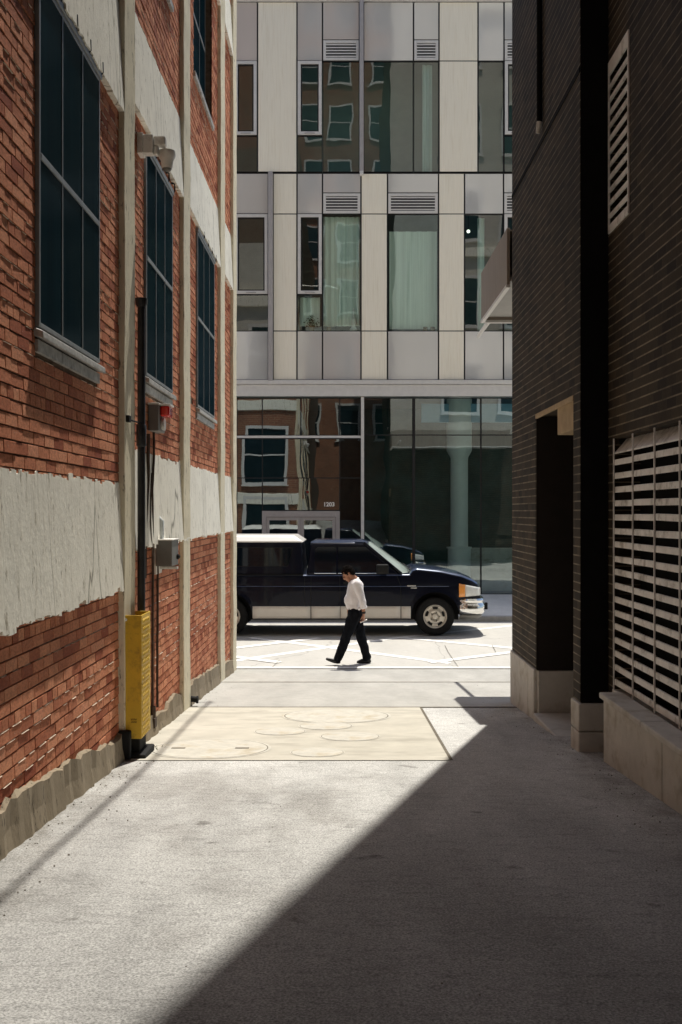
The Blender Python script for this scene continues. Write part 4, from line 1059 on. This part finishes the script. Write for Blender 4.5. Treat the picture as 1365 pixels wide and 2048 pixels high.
b = MB(); b.add([bow(0, i / nv) for i in range(nv + 1)] + [T3(.9, W - .1, 1.22), T3(.9, .1, 1.22)], [tuple(range(nv + 3))]); b.add([bow(1, i / nv) for i in range(nv + 1)] + [T3(.2, W - .2, 1.86), T3(.2, .2, 1.86)], [tuple(range(nv + 3))])
b.build('scuttle', M['navylit'], cab)
for v0_, v1_ in ((.058, .188), (W - .058, W - .188)):
    b = MB(); b.tube([T3(1.125, v0_, 1.235), T3(.385, v1_, 1.845)], .022, 8); b.build('windshield_pillar', M['navy'], cab, smooth=True)
for k, (v0, v1) in enumerate(((.35, .95), (1.0, 1.6))):
    b = MB(); b.tube([ws(.09, v0), tuple(Vector(ws(.13, (v0 + v1) / 2)) + Vector((.012, 0, .012))), tuple(Vector(ws(.17, v1)) + Vector((.012, 0, .012)))], .010, 6); b.build('wiper', M['rubber'], cab)
# window trim
b = MB(); 
for pts in (Q1, Q2):
    P = [T3(u, vg(w) - .010, w) for u, w in pts]; b.tube(P[:2], .007, 6)
b.build('window_trim', M['chrome'], cab)
# door mirrors
b = MB(); tbox(b, .62, .86, -.20, -.03, 1.235, 1.425); mi = b.build('mirror', M['rubber'], TR, bevel=.03, seg=3)
b = MB(); tbox(b, .70, .82, -.03, .06, 1.24, 1.30); b.build('mirror_arm', M['rubber'], mi)
b = MB(); tbox(b, .62, .86, W + .03, W + .20, 1.235, 1.425); b.build('mirror', M['rubber'], TR, bevel=.03, seg=3)
# bed cap
b = MB(); hexu(b, -3.58, -.81, -3.50, -.86, .035, .12, 1.20, 1.87); sh_ = b.build('bed_cap', M['navy'], TR, bevel=.03, seg=3, smooth=True)
b = MB(); hexu(b, -3.54, -.80, -3.40, -1.0, .09, .24, 1.845, 1.985); b.build('cap_roof', M['whitecar'], sh_, bevel=.045, seg=3, smooth=True)
b = MB()
vc = lambda w: .035 + (w - 1.20) * .127
b.add([T3(u, vc(w) - .005, w) for u, w in ((-3.35, 1.38), (-1.12, 1.38), (-1.02, 1.74), (-3.3, 1.76))], [(0, 1, 2, 3)]); b.build('cap_window', M['carglass'], sh_, recalc=False)
b = MB()
P = [T3(u, vc(w) - .006, w) for u, w in ((-3.35, 1.38), (-1.12, 1.38), (-1.02, 1.74), (-3.3, 1.76))]; b.tube(P + [P[0]], .008, 6); b.build('cap_window_trim', M['rubber'], sh_)
b = MB(); tbox(b, -3.55, -.82, .005, W - .005, 1.195, 1.215); b.build('cap_seal', M['rubber'], sh_)
# lower two-tone panels
for u0, u1 in ((-3.58, -2.80), (-1.815, -.675), (-.660, -.095), (-.085, 1.10), (1.115, 1.30)):
    for far in (0, 1):
        mb = MB(); nU = max(2, int((u1 - u0) / .12)); lv = (.352, .40, .46, .53, .592)
        for i in range(nU + 1):
            u = lerp(u0, u1, i / nU)
            for w in lv:
                v = side(u, w) - .007; mb.v.append(T3(u, (W - v) if far else v, max(w, bot(u) + .003) if w == lv[0] else w))
        for i in range(nU):
            for k in range(len(lv) - 1):
                a = i * len(lv) + k; mb.f.append((a, a + len(lv), a + len(lv) + 1, a + 1)); mb.m.append(0)
        o = mb.build('rocker_panel', M['beige'], TR, smooth=True)
        sd = o.modifiers.new('thick', 'SOLIDIFY'); sd.thickness = .012; sd.offset = 0
# shut lines
for pts in ([(-.668, .36), (-.668, .8), (-.665, 1.19)], [(-.09, .36), (-.09, .8), (-.10, 1.19)], [(1.108, .36), (1.108, .8), (1.10, 1.0), (1.03, 1.19)], [(-.79, .36), (-.79, 1.19)]):
    mb = MB(); pp_ = []
    for a, c in zip(pts, pts[1:]):
        for i in range(8): pp_.append((lerp(a[0], c[0], i / 8), lerp(a[1], c[1], i / 8)))
    pp_.append(pts[-1]); mb.tube([T3(u, side(u, w) - .0005, w) for u, w in pp_], .0055, 6); mb.build('shut_line', M['rubber'], TR)
b = MB(); b.tube([T3(u, side(u, .985) - .004, .985) for u in [-3.2 + i * .15 for i in range(36)]], .006, 6); b.build('side_moulding', M['navylit'], TR)
b = MB(); tbox(b, -.03, .14, -.022, .02, 1.035, 1.075); b.build('door_handle', M['rubber'], TR, bevel=.012)
b = MB(); tbox(b, 1.23, 1.40, side(1.3, 1.0) - .012, side(1.3, 1.0) + .01, .985, 1.01); tbox(b, 1.30, 1.42, side(1.3, .95) - .012, side(1.3, .95) + .01, .945, .965); b.build('badge', M['chrome'], TR, bevel=.004)
# headlamps
def lamp_patch(name, u0, u1, w0, w1, m, far):
    mb = MB(); nU = 6; nW = 4
    for i in range(nU + 1):
        u = lerp(u0, u1, i / nU)
        for k in range(nW + 1):
            w = lerp(w0 + .02 * (u - 2.25) / .4, w1 - .085 * (u - 2.25) / .4, k / nW); v = side(u, w) - .014
            mb.v.append(T3(u, (W - v) if far else v, w))
    for i in range(nU):
        for k in range(nW):
            a = i * (nW + 1) + k; mb.f.append((a, a + nW + 1, a + nW + 2, a + 1)); mb.m.append(0)
    o = mb.build(name, m, TR, smooth=True); sd = o.modifiers.new('thick', 'SOLIDIFY'); sd.thickness = .03; sd.offset = 0
    return o
for far in (0, 1):
    hl = lamp_patch('headlight', 2.375, 2.66, .775, 1.04, M['lens'], far)
    am = lamp_patch('turn_signal', 2.25, 2.37, .775, 1.04, M['amber'], far)
    mb = MB(); v0, v1 = (.16, .50) if not far else (W - .50, W - .16); tbox(mb, 2.655, 2.695, v0, v1, .79, .955); mb.build('headlight_front', M['lens'], hl, bevel=.015)
b = MB(); tbox(b, 2.66, 2.70, .52, W - .52, .74, .98); gr = b.build('grille', M['chrome'], TR, bevel=.012)
b = MB()
for k in range(4): tbox(b, 2.695, 2.706, .56, W - .56, .765 + k * .052, .795 + k * .052)
b.build('grille_slot', M['rubber'], gr)
# front bumper, wrapped round the corner
plan = [(2.27, .02), (2.45, .012), (2.60, .03), (2.71, .11), (2.765, .25), (2.80, .55), (2.81, W / 2)]
plan = plan + [(u, W - v) for u, v in reversed(plan[:-1])]
sec = [(-.06, .745), (-.01, .735), (.012, .70), (-.004, .655), (.004, .635), (.03, .60), (.032, .50), (.012, .45), (-.02, .42)]
def wrap(sec, m, name, par):
    mb = MB(); k = len(sec)
    for i, (u, v) in enumerate(plan):
        a = Vector(plan[max(0, i - 1)]); c = Vector(plan[min(len(plan) - 1, i + 1)]); t = (c - a).normalized(); nn = Vector((t.y, -t.x))
        for off, w in sec: mb.v.append(T3(u + nn.x * off, v + nn.y * off, w))
    for i in range(len(plan) - 1):
        for j in range(k - 1):
            a = i * k + j; mb.f.append((a, a + k, a + k + 1, a + 1)); mb.m.append(0)
    o = mb.build(name, m, par, smooth=True); s = o.modifiers.new('thick', 'SOLIDIFY'); s.thickness = .02; s.offset = -1
    return o
bp = wrap(sec, M['chrome'], 'front_bumper', TR)
wrap([(-.02, .42), (-.03, .38), (-.10, .33), (-.2, .31)], M['greybox'], 'valance', bp)
b = MB(); tbox(b, 2.80, 2.86, .30, .36, .50, .64); tbox(b, 2.80, 2.86, W - .36, W - .30, .50, .64); b.build('bumper_guard', M['rubber'], bp, bevel=.012)
b = MB(); tbox(b, -3.76, -3.60, .06, W - .06, .46, .68); b.build('rear_bumper', M['chrome'], TR, bevel=.02)
b = MB(); tbox(b, -3.625, -3.59, .06, .22, .8, 1.15); b.build('tail_lamp', M['red'], TR, bevel=.008)
# wheels
def wheel(u, far):
    s = -1 if far else 1; v0 = (W - .035) if far else .035
    c = (u, TY + v0, TZ + .385 + (G(TY + v0) - TZ) * 0)
    mb = MB(); mb.lathe([(.235, .02 * s), (.29, -.004 * s), (.345, .0), (.372, .02 * s), (.385, .05 * s), (.385, .19 * s), (.37, .22 * s), (.30, .24 * s), (.235, .22 * s)], c, 'y', 40, caps=False)
    wh = mb.build('wheel', M['tyre'], TR, smooth=True)
    mb = MB(); mb.lathe([(.236, .012 * s), (.228, .004 * s), (.212, .012 * s), (.20, .035 * s), (.165, .040 * s), (.13, .022 * s), (.10, .018 * s), (.075, .03 * s), (.06, .0), (.05, -.012 * s), (.0005, -.014 * s)], c, 'y', 40, caps=False)
    rm = mb.build('rim', M['rim'], wh, smooth=True)
    mb = MB()
    for k in range(5):
        a0 = 2 * math.pi * k / 5 + .3; pts = []
        for r_, da in ((.150, -.30), (.150, .30), (.196, .30), (.196, 0), (.196, -.30)):
            a = a0 + da; yy = .034 if r_ > .18 else .030
            pts.append((c[0] + r_ * math.cos(a), c[1] + (yy - .0085) * s, c[2] + r_ * math.sin(a)))
        mb.add(pts, [tuple(range(5))])
    for k in range(5):
        a = 2 * math.pi * k / 5; mb.lathe([(.010, .02 * s), (.010, -.0 * s)], (c[0] + .088 * math.cos(a), c[1], c[2] + .088 * math.sin(a)), 'y', 8)
    mb.build('rim_slot', M['rubber'], rm)
for u in (UF, UR):
    for far in (0, 1): wheel(u, far)

# ------------------------------------------------------------------ man crossing
MY = 16.95; MS = F / MY
def P(zx, zy, dy=0.): return Vector(((640 + zx * .1123 - PX) / MS, MY + dy, (HY - 1110 - zy * .1123) / MS))
def capsule(mb, a, ra, b, rb, n=14):
    a, b = Vector(a), Vector(b); t = (b - a).normalized()
    path = []; rs = []
    for k in range(5):
        th = math.pi / 2 * k / 4; path.append(a - t * ra * math.cos(th)); rs.append(max(.0008, ra * math.sin(th)))
    for k in range(5):
        th = math.pi / 2 * (1 - k / 4); path.append(b + t * rb * math.cos(th)); rs.append(max(.0008, rb * math.sin(th)))
    mb.tube(path, rs, n)
def blob(name, fn, m, parent, vox, sm=6):
    mb = MB(); fn(mb); o = mb.build(name, m, parent)
    r_ = o.modifiers.new('r', 'REMESH'); r_.mode = 'VOXEL'; r_.voxel_size = vox
    s = o.modifiers.new('s', 'SMOOTH'); s.factor = .5; s.iterations = sm
    bpy.context.view_layer.update(); dg = bpy.context.evaluated_depsgraph_get()
    me = bpy.data.meshes.new_from_object(o.evaluated_get(dg)); me.name = name
    o.modifiers.clear(); o.data = me
    for p in me.polygons: p.use_smooth = True
    return o
hipc = P(612, 1010); MAN = thing('person', 'person in white shirt and black trousers walking left past the pickup, head bowed', 'person', (hipc.x, MY, G(MY)))
neck0, headc = P(640, 440), P(505, 335)
shN, shF = P(672, 520, -.19), P(640, 520, .19)
elN, wrN = P(762, 800, -.235), P(778, 1015, -.215)
elF, wrF = P(575, 820, .23), P(560, 1010, .20)
hN, hF = P(622, 1030, -.09), P(612, 1030, .09)
kF, aF = P(478, 1440, -.095), P(318, 1830, -.10)          # near leg, striding ahead
kR, aR = P(735, 1440, .09), P(838, 1830, .09)             # far leg, behind
hd = Matrix.Rotation(rad(-40), 3, 'Y')                     # head bowed toward the ground ahead
def H(dx, dy, dz): return headc + hd @ Vector((dx, dy, dz))
HR = hd
def hand(mb, w, d, palm_n, curl):
    """palm, four bent fingers of different lengths and a thumb from the side of the palm"""
    d = d.normalized(); sidev = d.cross(palm_n).normalized(); pn = palm_n.normalized()
    for k in range(4):
        o = (k - 1.5) * .019; capsule(mb, w + sidev * o * .7, .014, w + d * .085 + sidev * o, .0125, 10)
    for k, ln in enumerate((.066, .078, .073, .058)):
        o = (k - 1.5) * .021; k0 = w + d * .088 + sidev * o
        d1 = (d * math.cos(curl) + pn * math.sin(curl)); k1 = k0 + d1 * ln * .55
        d2 = (d * math.cos(curl * 2.3) + pn * math.sin(curl * 2.3)); k2 = k1 + d2 * ln * .5
        capsule(mb, k0, .0098, k1, .0088, 10); capsule(mb, k1, .0088, k2, .0075, 10)
    t0 = w + d * .022 - sidev * .030; t1 = t0 + d * .034 - sidev * .026 + pn * .012; t2 = t1 + d * .034 - sidev * .004 + pn * .016
    capsule(mb, t0, .014, t1, .011, 10); capsule(mb, t1, .011, t2, .009, 10)
def body(mb):
    mb.ball(headc + HR @ Vector((.012, 0, .03)), .098, .077, .098, 20, 14, rot=HR)       # skull
    mb.ball(H(-.048, 0, -.048), .052, .058, .068, 16, 12, rot=HR)                         # face
    mb.ball(H(-.066, 0, -.108), .026, .034, .022, 12, 8, rot=HR)                          # chin
    capsule(mb, H(-.094, 0, .010), .010, H(-.109, 0, -.030), .0135, 10)                    # nose
    capsule(mb, H(-.098, -.022, -.070), .008, H(-.098, .022, -.070), .008, 8)              # mouth
    capsule(mb, H(-.090, -.035, .022), .009, H(-.090, .035, .022), .009, 8)                # brow
    for s in (-1, 1): mb.ball(H(.012, s * .078, -.018), .018, .010, .030, 10, 8, rot=HR)   # ears
    capsule(mb, H(.022, 0, -.06), .056, neck0 + Vector((0, 0, -.01)), .060)
    capsule(mb, neck0 + Vector((0, 0, -.02)), .07, P(640, 620), .12); capsule(mb, shN, .06, shF, .06); capsule(mb, P(632, 640), .125, P(604, 850), .115); capsule(mb, P(604, 850), .115, P(616, 1010), .125)
    for s, e, w_ in ((shN, elN, wrN), (shF, elF, wrF)):
        capsule(mb, s, .052, e, .040); capsule(mb, e, .041, w_, .028)
    for h, k, a in ((hN, kF, aF), (hF, kR, aR)):
        capsule(mb, h, .088, k, .056); capsule(mb, k, .056, a, .040)
    hand(mb, wrN + (wrN - elN).normalized() * .012, Vector((-.02, .02, -1)), Vector((-.9, .35, .0)), .55)
    hand(mb, wrF + (wrF - elF).normalized() * .012, Vector((-.2, 0, -1)), Vector((-.9, -.35, .0)), .45)
blob('body', body, M['skin'], MAN, .0065, 4)
def hair(mb):
    mb.ball(headc + HR @ Vector((.026, 0, .046)), .104, .085, .094, 20, 14, rot=HR)
    mb.ball(headc + HR @ Vector((.060, 0, -.012)), .062, .078, .072, 18, 12, rot=HR)
    capsule(mb, H(-.055, -.045, .092), .026, H(-.055, .045, .092), .026, 10)
    for s in (-1, 1): capsule(mb, H(-.028, s * .074, .05), .016, H(-.008, s * .076, .0), .010, 8)
from mathutils import noise as mn
def crumple(o, amp, sc, st=(1, 1, 1)):
    nn_ = [v.normal.copy() for v in o.data.vertices]
    for v, q_ in zip(o.data.vertices, nn_):
        v.co += q_ * amp * mn.noise(Vector((v.co.x * st[0], v.co.y * st[1], v.co.z * st[2])) * sc)
    o.data.update()
crumple(blob('hair', hair, M['hair'], MAN, .007, 3), .016, 55)
for s in (-1, 1):
    mb = MB(); mb.ball(H(-.092, s * .030, .0), .011, .014, .009, 12, 8, rot=HR); mb.build('eye', M['hair'], MAN, smooth=True)  # eyes in flat black, the shade of the sockets painted in
def shirt(mb):
    capsule(mb, neck0 + Vector((.0, 0, -.035)), .072, P(640, 600), .13)
    for s in (-1, 1): capsule(mb, P(650, 505, s * .07), .085, P(655, 545, s * .165), .074)
    capsule(mb, P(640, 560, -.05), .135, P(612, 800, -.04), .150); capsule(mb, P(640, 560, .05), .135, P(612, 800, .04), .150)
    capsule(mb, P(590, 800, -.03), .150, P(612, 905, -.03), .132); capsule(mb, P(590, 800, .03), .150, P(612, 905, .03), .132)
    capsule(mb, P(612, 900, -.05), .128, P(616, 945, -.05), .115); capsule(mb, P(612, 900, .05), .128, P(616, 945, .05), .115)
    for s, e, w_ in ((shN, elN, wrN), (shF, elF, wrF)):
        capsule(mb, s, .078, e, .064); c = e + (w_ - e) * .42; capsule(mb, e, .064, c, .052)
        capsule(mb, c - (w_ - e) * .06, .055, c, .056)
    mb.ball(P(812, 905, -.225), .03, .05, .03); mb.ball(P(700, 930, -.22), .03, .05, .03)
    capsule(mb, neck0 + Vector((-.02, -.04, .0)), .030, neck0 + Vector((-.075, -.03, -.065)), .020)
    capsule(mb, neck0 + Vector((.03, -.03, .012)), .030, neck0 + Vector((.03, .03, .012)), .030)
sh2 = blob('shirt', shirt, M['shirt'], MAN, .008, 4); crumple(sh2, .016, 13, (1, 1, .55))
def trousers(mb):
    capsule(mb, P(620, 965, -.045), .118, P(624, 1060, -.06), .132); capsule(mb, P(620, 965, .045), .118, P(624, 1060, .06), .132)
    mb.ball(P(668, 1060), .10, .15, .12)
    for h, k, a, f in ((hN, kF, aF, 0), (hF, kR, aR, 0)):
        capsule(mb, h, .118, k, .083); m_ = k + (a - k) * .55; capsule(mb, k, .083, m_, .079); capsule(mb, m_, .076, a + (a - k) * .02, .070)
crumple(blob('trousers', trousers, M['trouser'], MAN, .008, 4), .016, 12, (1, 1, .8))
b = MB(); b.tube([P(530, 955, -.02) + Vector((0, k, 0)) for k in (-.11, -.05, .05, .12)], .018, 8)
b.build('belt', M['shoe'], MAN)
gz = G(MY)
def shoe_front(mb):                                        # heel down, toe up
    hl = P(345, 1880, -.10); tp = P(135, 1838, -.10); up = Vector((-.22, 0, .97)); 
    capsule(mb, hl + Vector((-.02, 0, .0)), .042, P(250, 1868, -.10), .040); capsule(mb, P(250, 1868, -.10), .040, tp, .026)
    capsule(mb, aF, .05, P(318, 1868, -.10), .045); mb.ball(P(345, 1897, -.10), .03, .034, .022)
def shoe_back(mb):
    capsule(mb, P(872, 1893, .09), .042, P(760, 1905, .09), .043); capsule(mb, P(760, 1905, .09), .043, P(688, 1922, .09), .030)
    capsule(mb, aR, .05, P(862, 1880, .09), .046); mb.ball(P(885, 1912, .09), .036, .034, .022)
blob('shoe', shoe_front, M['shoe'], MAN, .009, 3); blob('shoe', shoe_back, M['shoe'], MAN, .009, 3)
d_ = (wrN - elN).normalized()
mb = MB(); mb.tube([wrN - d_ * .030, wrN - d_ * .022, wrN - d_ * .004, wrN + d_ * .004], [.034, .037, .037, .034], 16); mb.build('watch', M['shoe'], MAN, smooth=True)
pc = wrN + Vector((.0, -.012, -.128))
mb = MB(); rt = Matrix.Rotation(rad(-24), 3, 'Y')
mb.hexa([pc + rt @ Vector(q) for q in ((-.062, -.05, -.007), (.062, -.05, -.007), (.062, .035, -.007), (-.062, .035, -.007), (-.062, -.05, .007), (.062, -.05, .007), (.062, .035, .007), (-.062, .035, .007))])
tag(mb.build('folded_paper', M['paper'], None, bevel=.004), "folded white paper in the walking person's hand", 'paper')

# ------------------------------------------------------------------ daylight
EL = rad(70); AZ = math.atan2(.306, 1.0)                  # azimuth from +Y toward +X
sv = Vector((math.cos(EL) * math.sin(AZ), math.cos(EL) * math.cos(AZ), math.sin(EL)))
sun = bpy.data.lights.new('sun', 'SUN'); sun.energy = 5.0; sun.angle = rad(.4); sun.color = (1, .955, .87)
so = bpy.data.objects.new('sun', sun); COL.objects.link(so); so.rotation_euler = (-sv).to_track_quat('-Z', 'Y').to_euler(); so.location = (10, 30, 40)
wd_ = bpy.data.worlds.new('World'); S.world = wd_; wd_.use_nodes = True; nt = wd_.node_tree; nt.nodes.clear()
sk = nt.nodes.new('ShaderNodeTexSky'); sk.sky_type = 'NISHITA'; sk.sun_disc = False; sk.sun_elevation = EL; sk.sun_rotation = AZ
sk.air_density = 1.0; sk.dust_density = 1.5; sk.ozone_density = 1.0
bg = nt.nodes.new('ShaderNodeBackground'); bg.inputs[1].default_value = .13; wo = nt.nodes.new('ShaderNodeOutputWorld')
nt.links.new(sk.outputs[0], bg.inputs[0]); nt.links.new(bg.outputs[0], wo.inputs[0])
# ------------------------------------------------------------------ camera
cam = bpy.data.cameras.new('camera'); co = bpy.data.objects.new('camera', cam); COL.objects.link(co)
co.location = (0, 0, 0); co.rotation_euler = (rad(90), 0, 0)
cam.sensor_width = 36; cam.lens = 36 * F / 2048; cam.shift_x = -(PX - 682.5) / 2048; cam.shift_y = 0
cam.clip_start = .05; cam.clip_end = 600
S.camera = co
S.view_settings.view_transform = 'Standard'; S.view_settings.look = 'None'; S.view_settings.exposure = 0; S.view_settings.gamma = 1
S.cycles.max_bounces = 8; S.cycles.transparent_max_bounces = 12; S.cycles.caustics_reflective = False; S.cycles.caustics_refractive = False
S.cycles.sample_clamp_indirect = 6
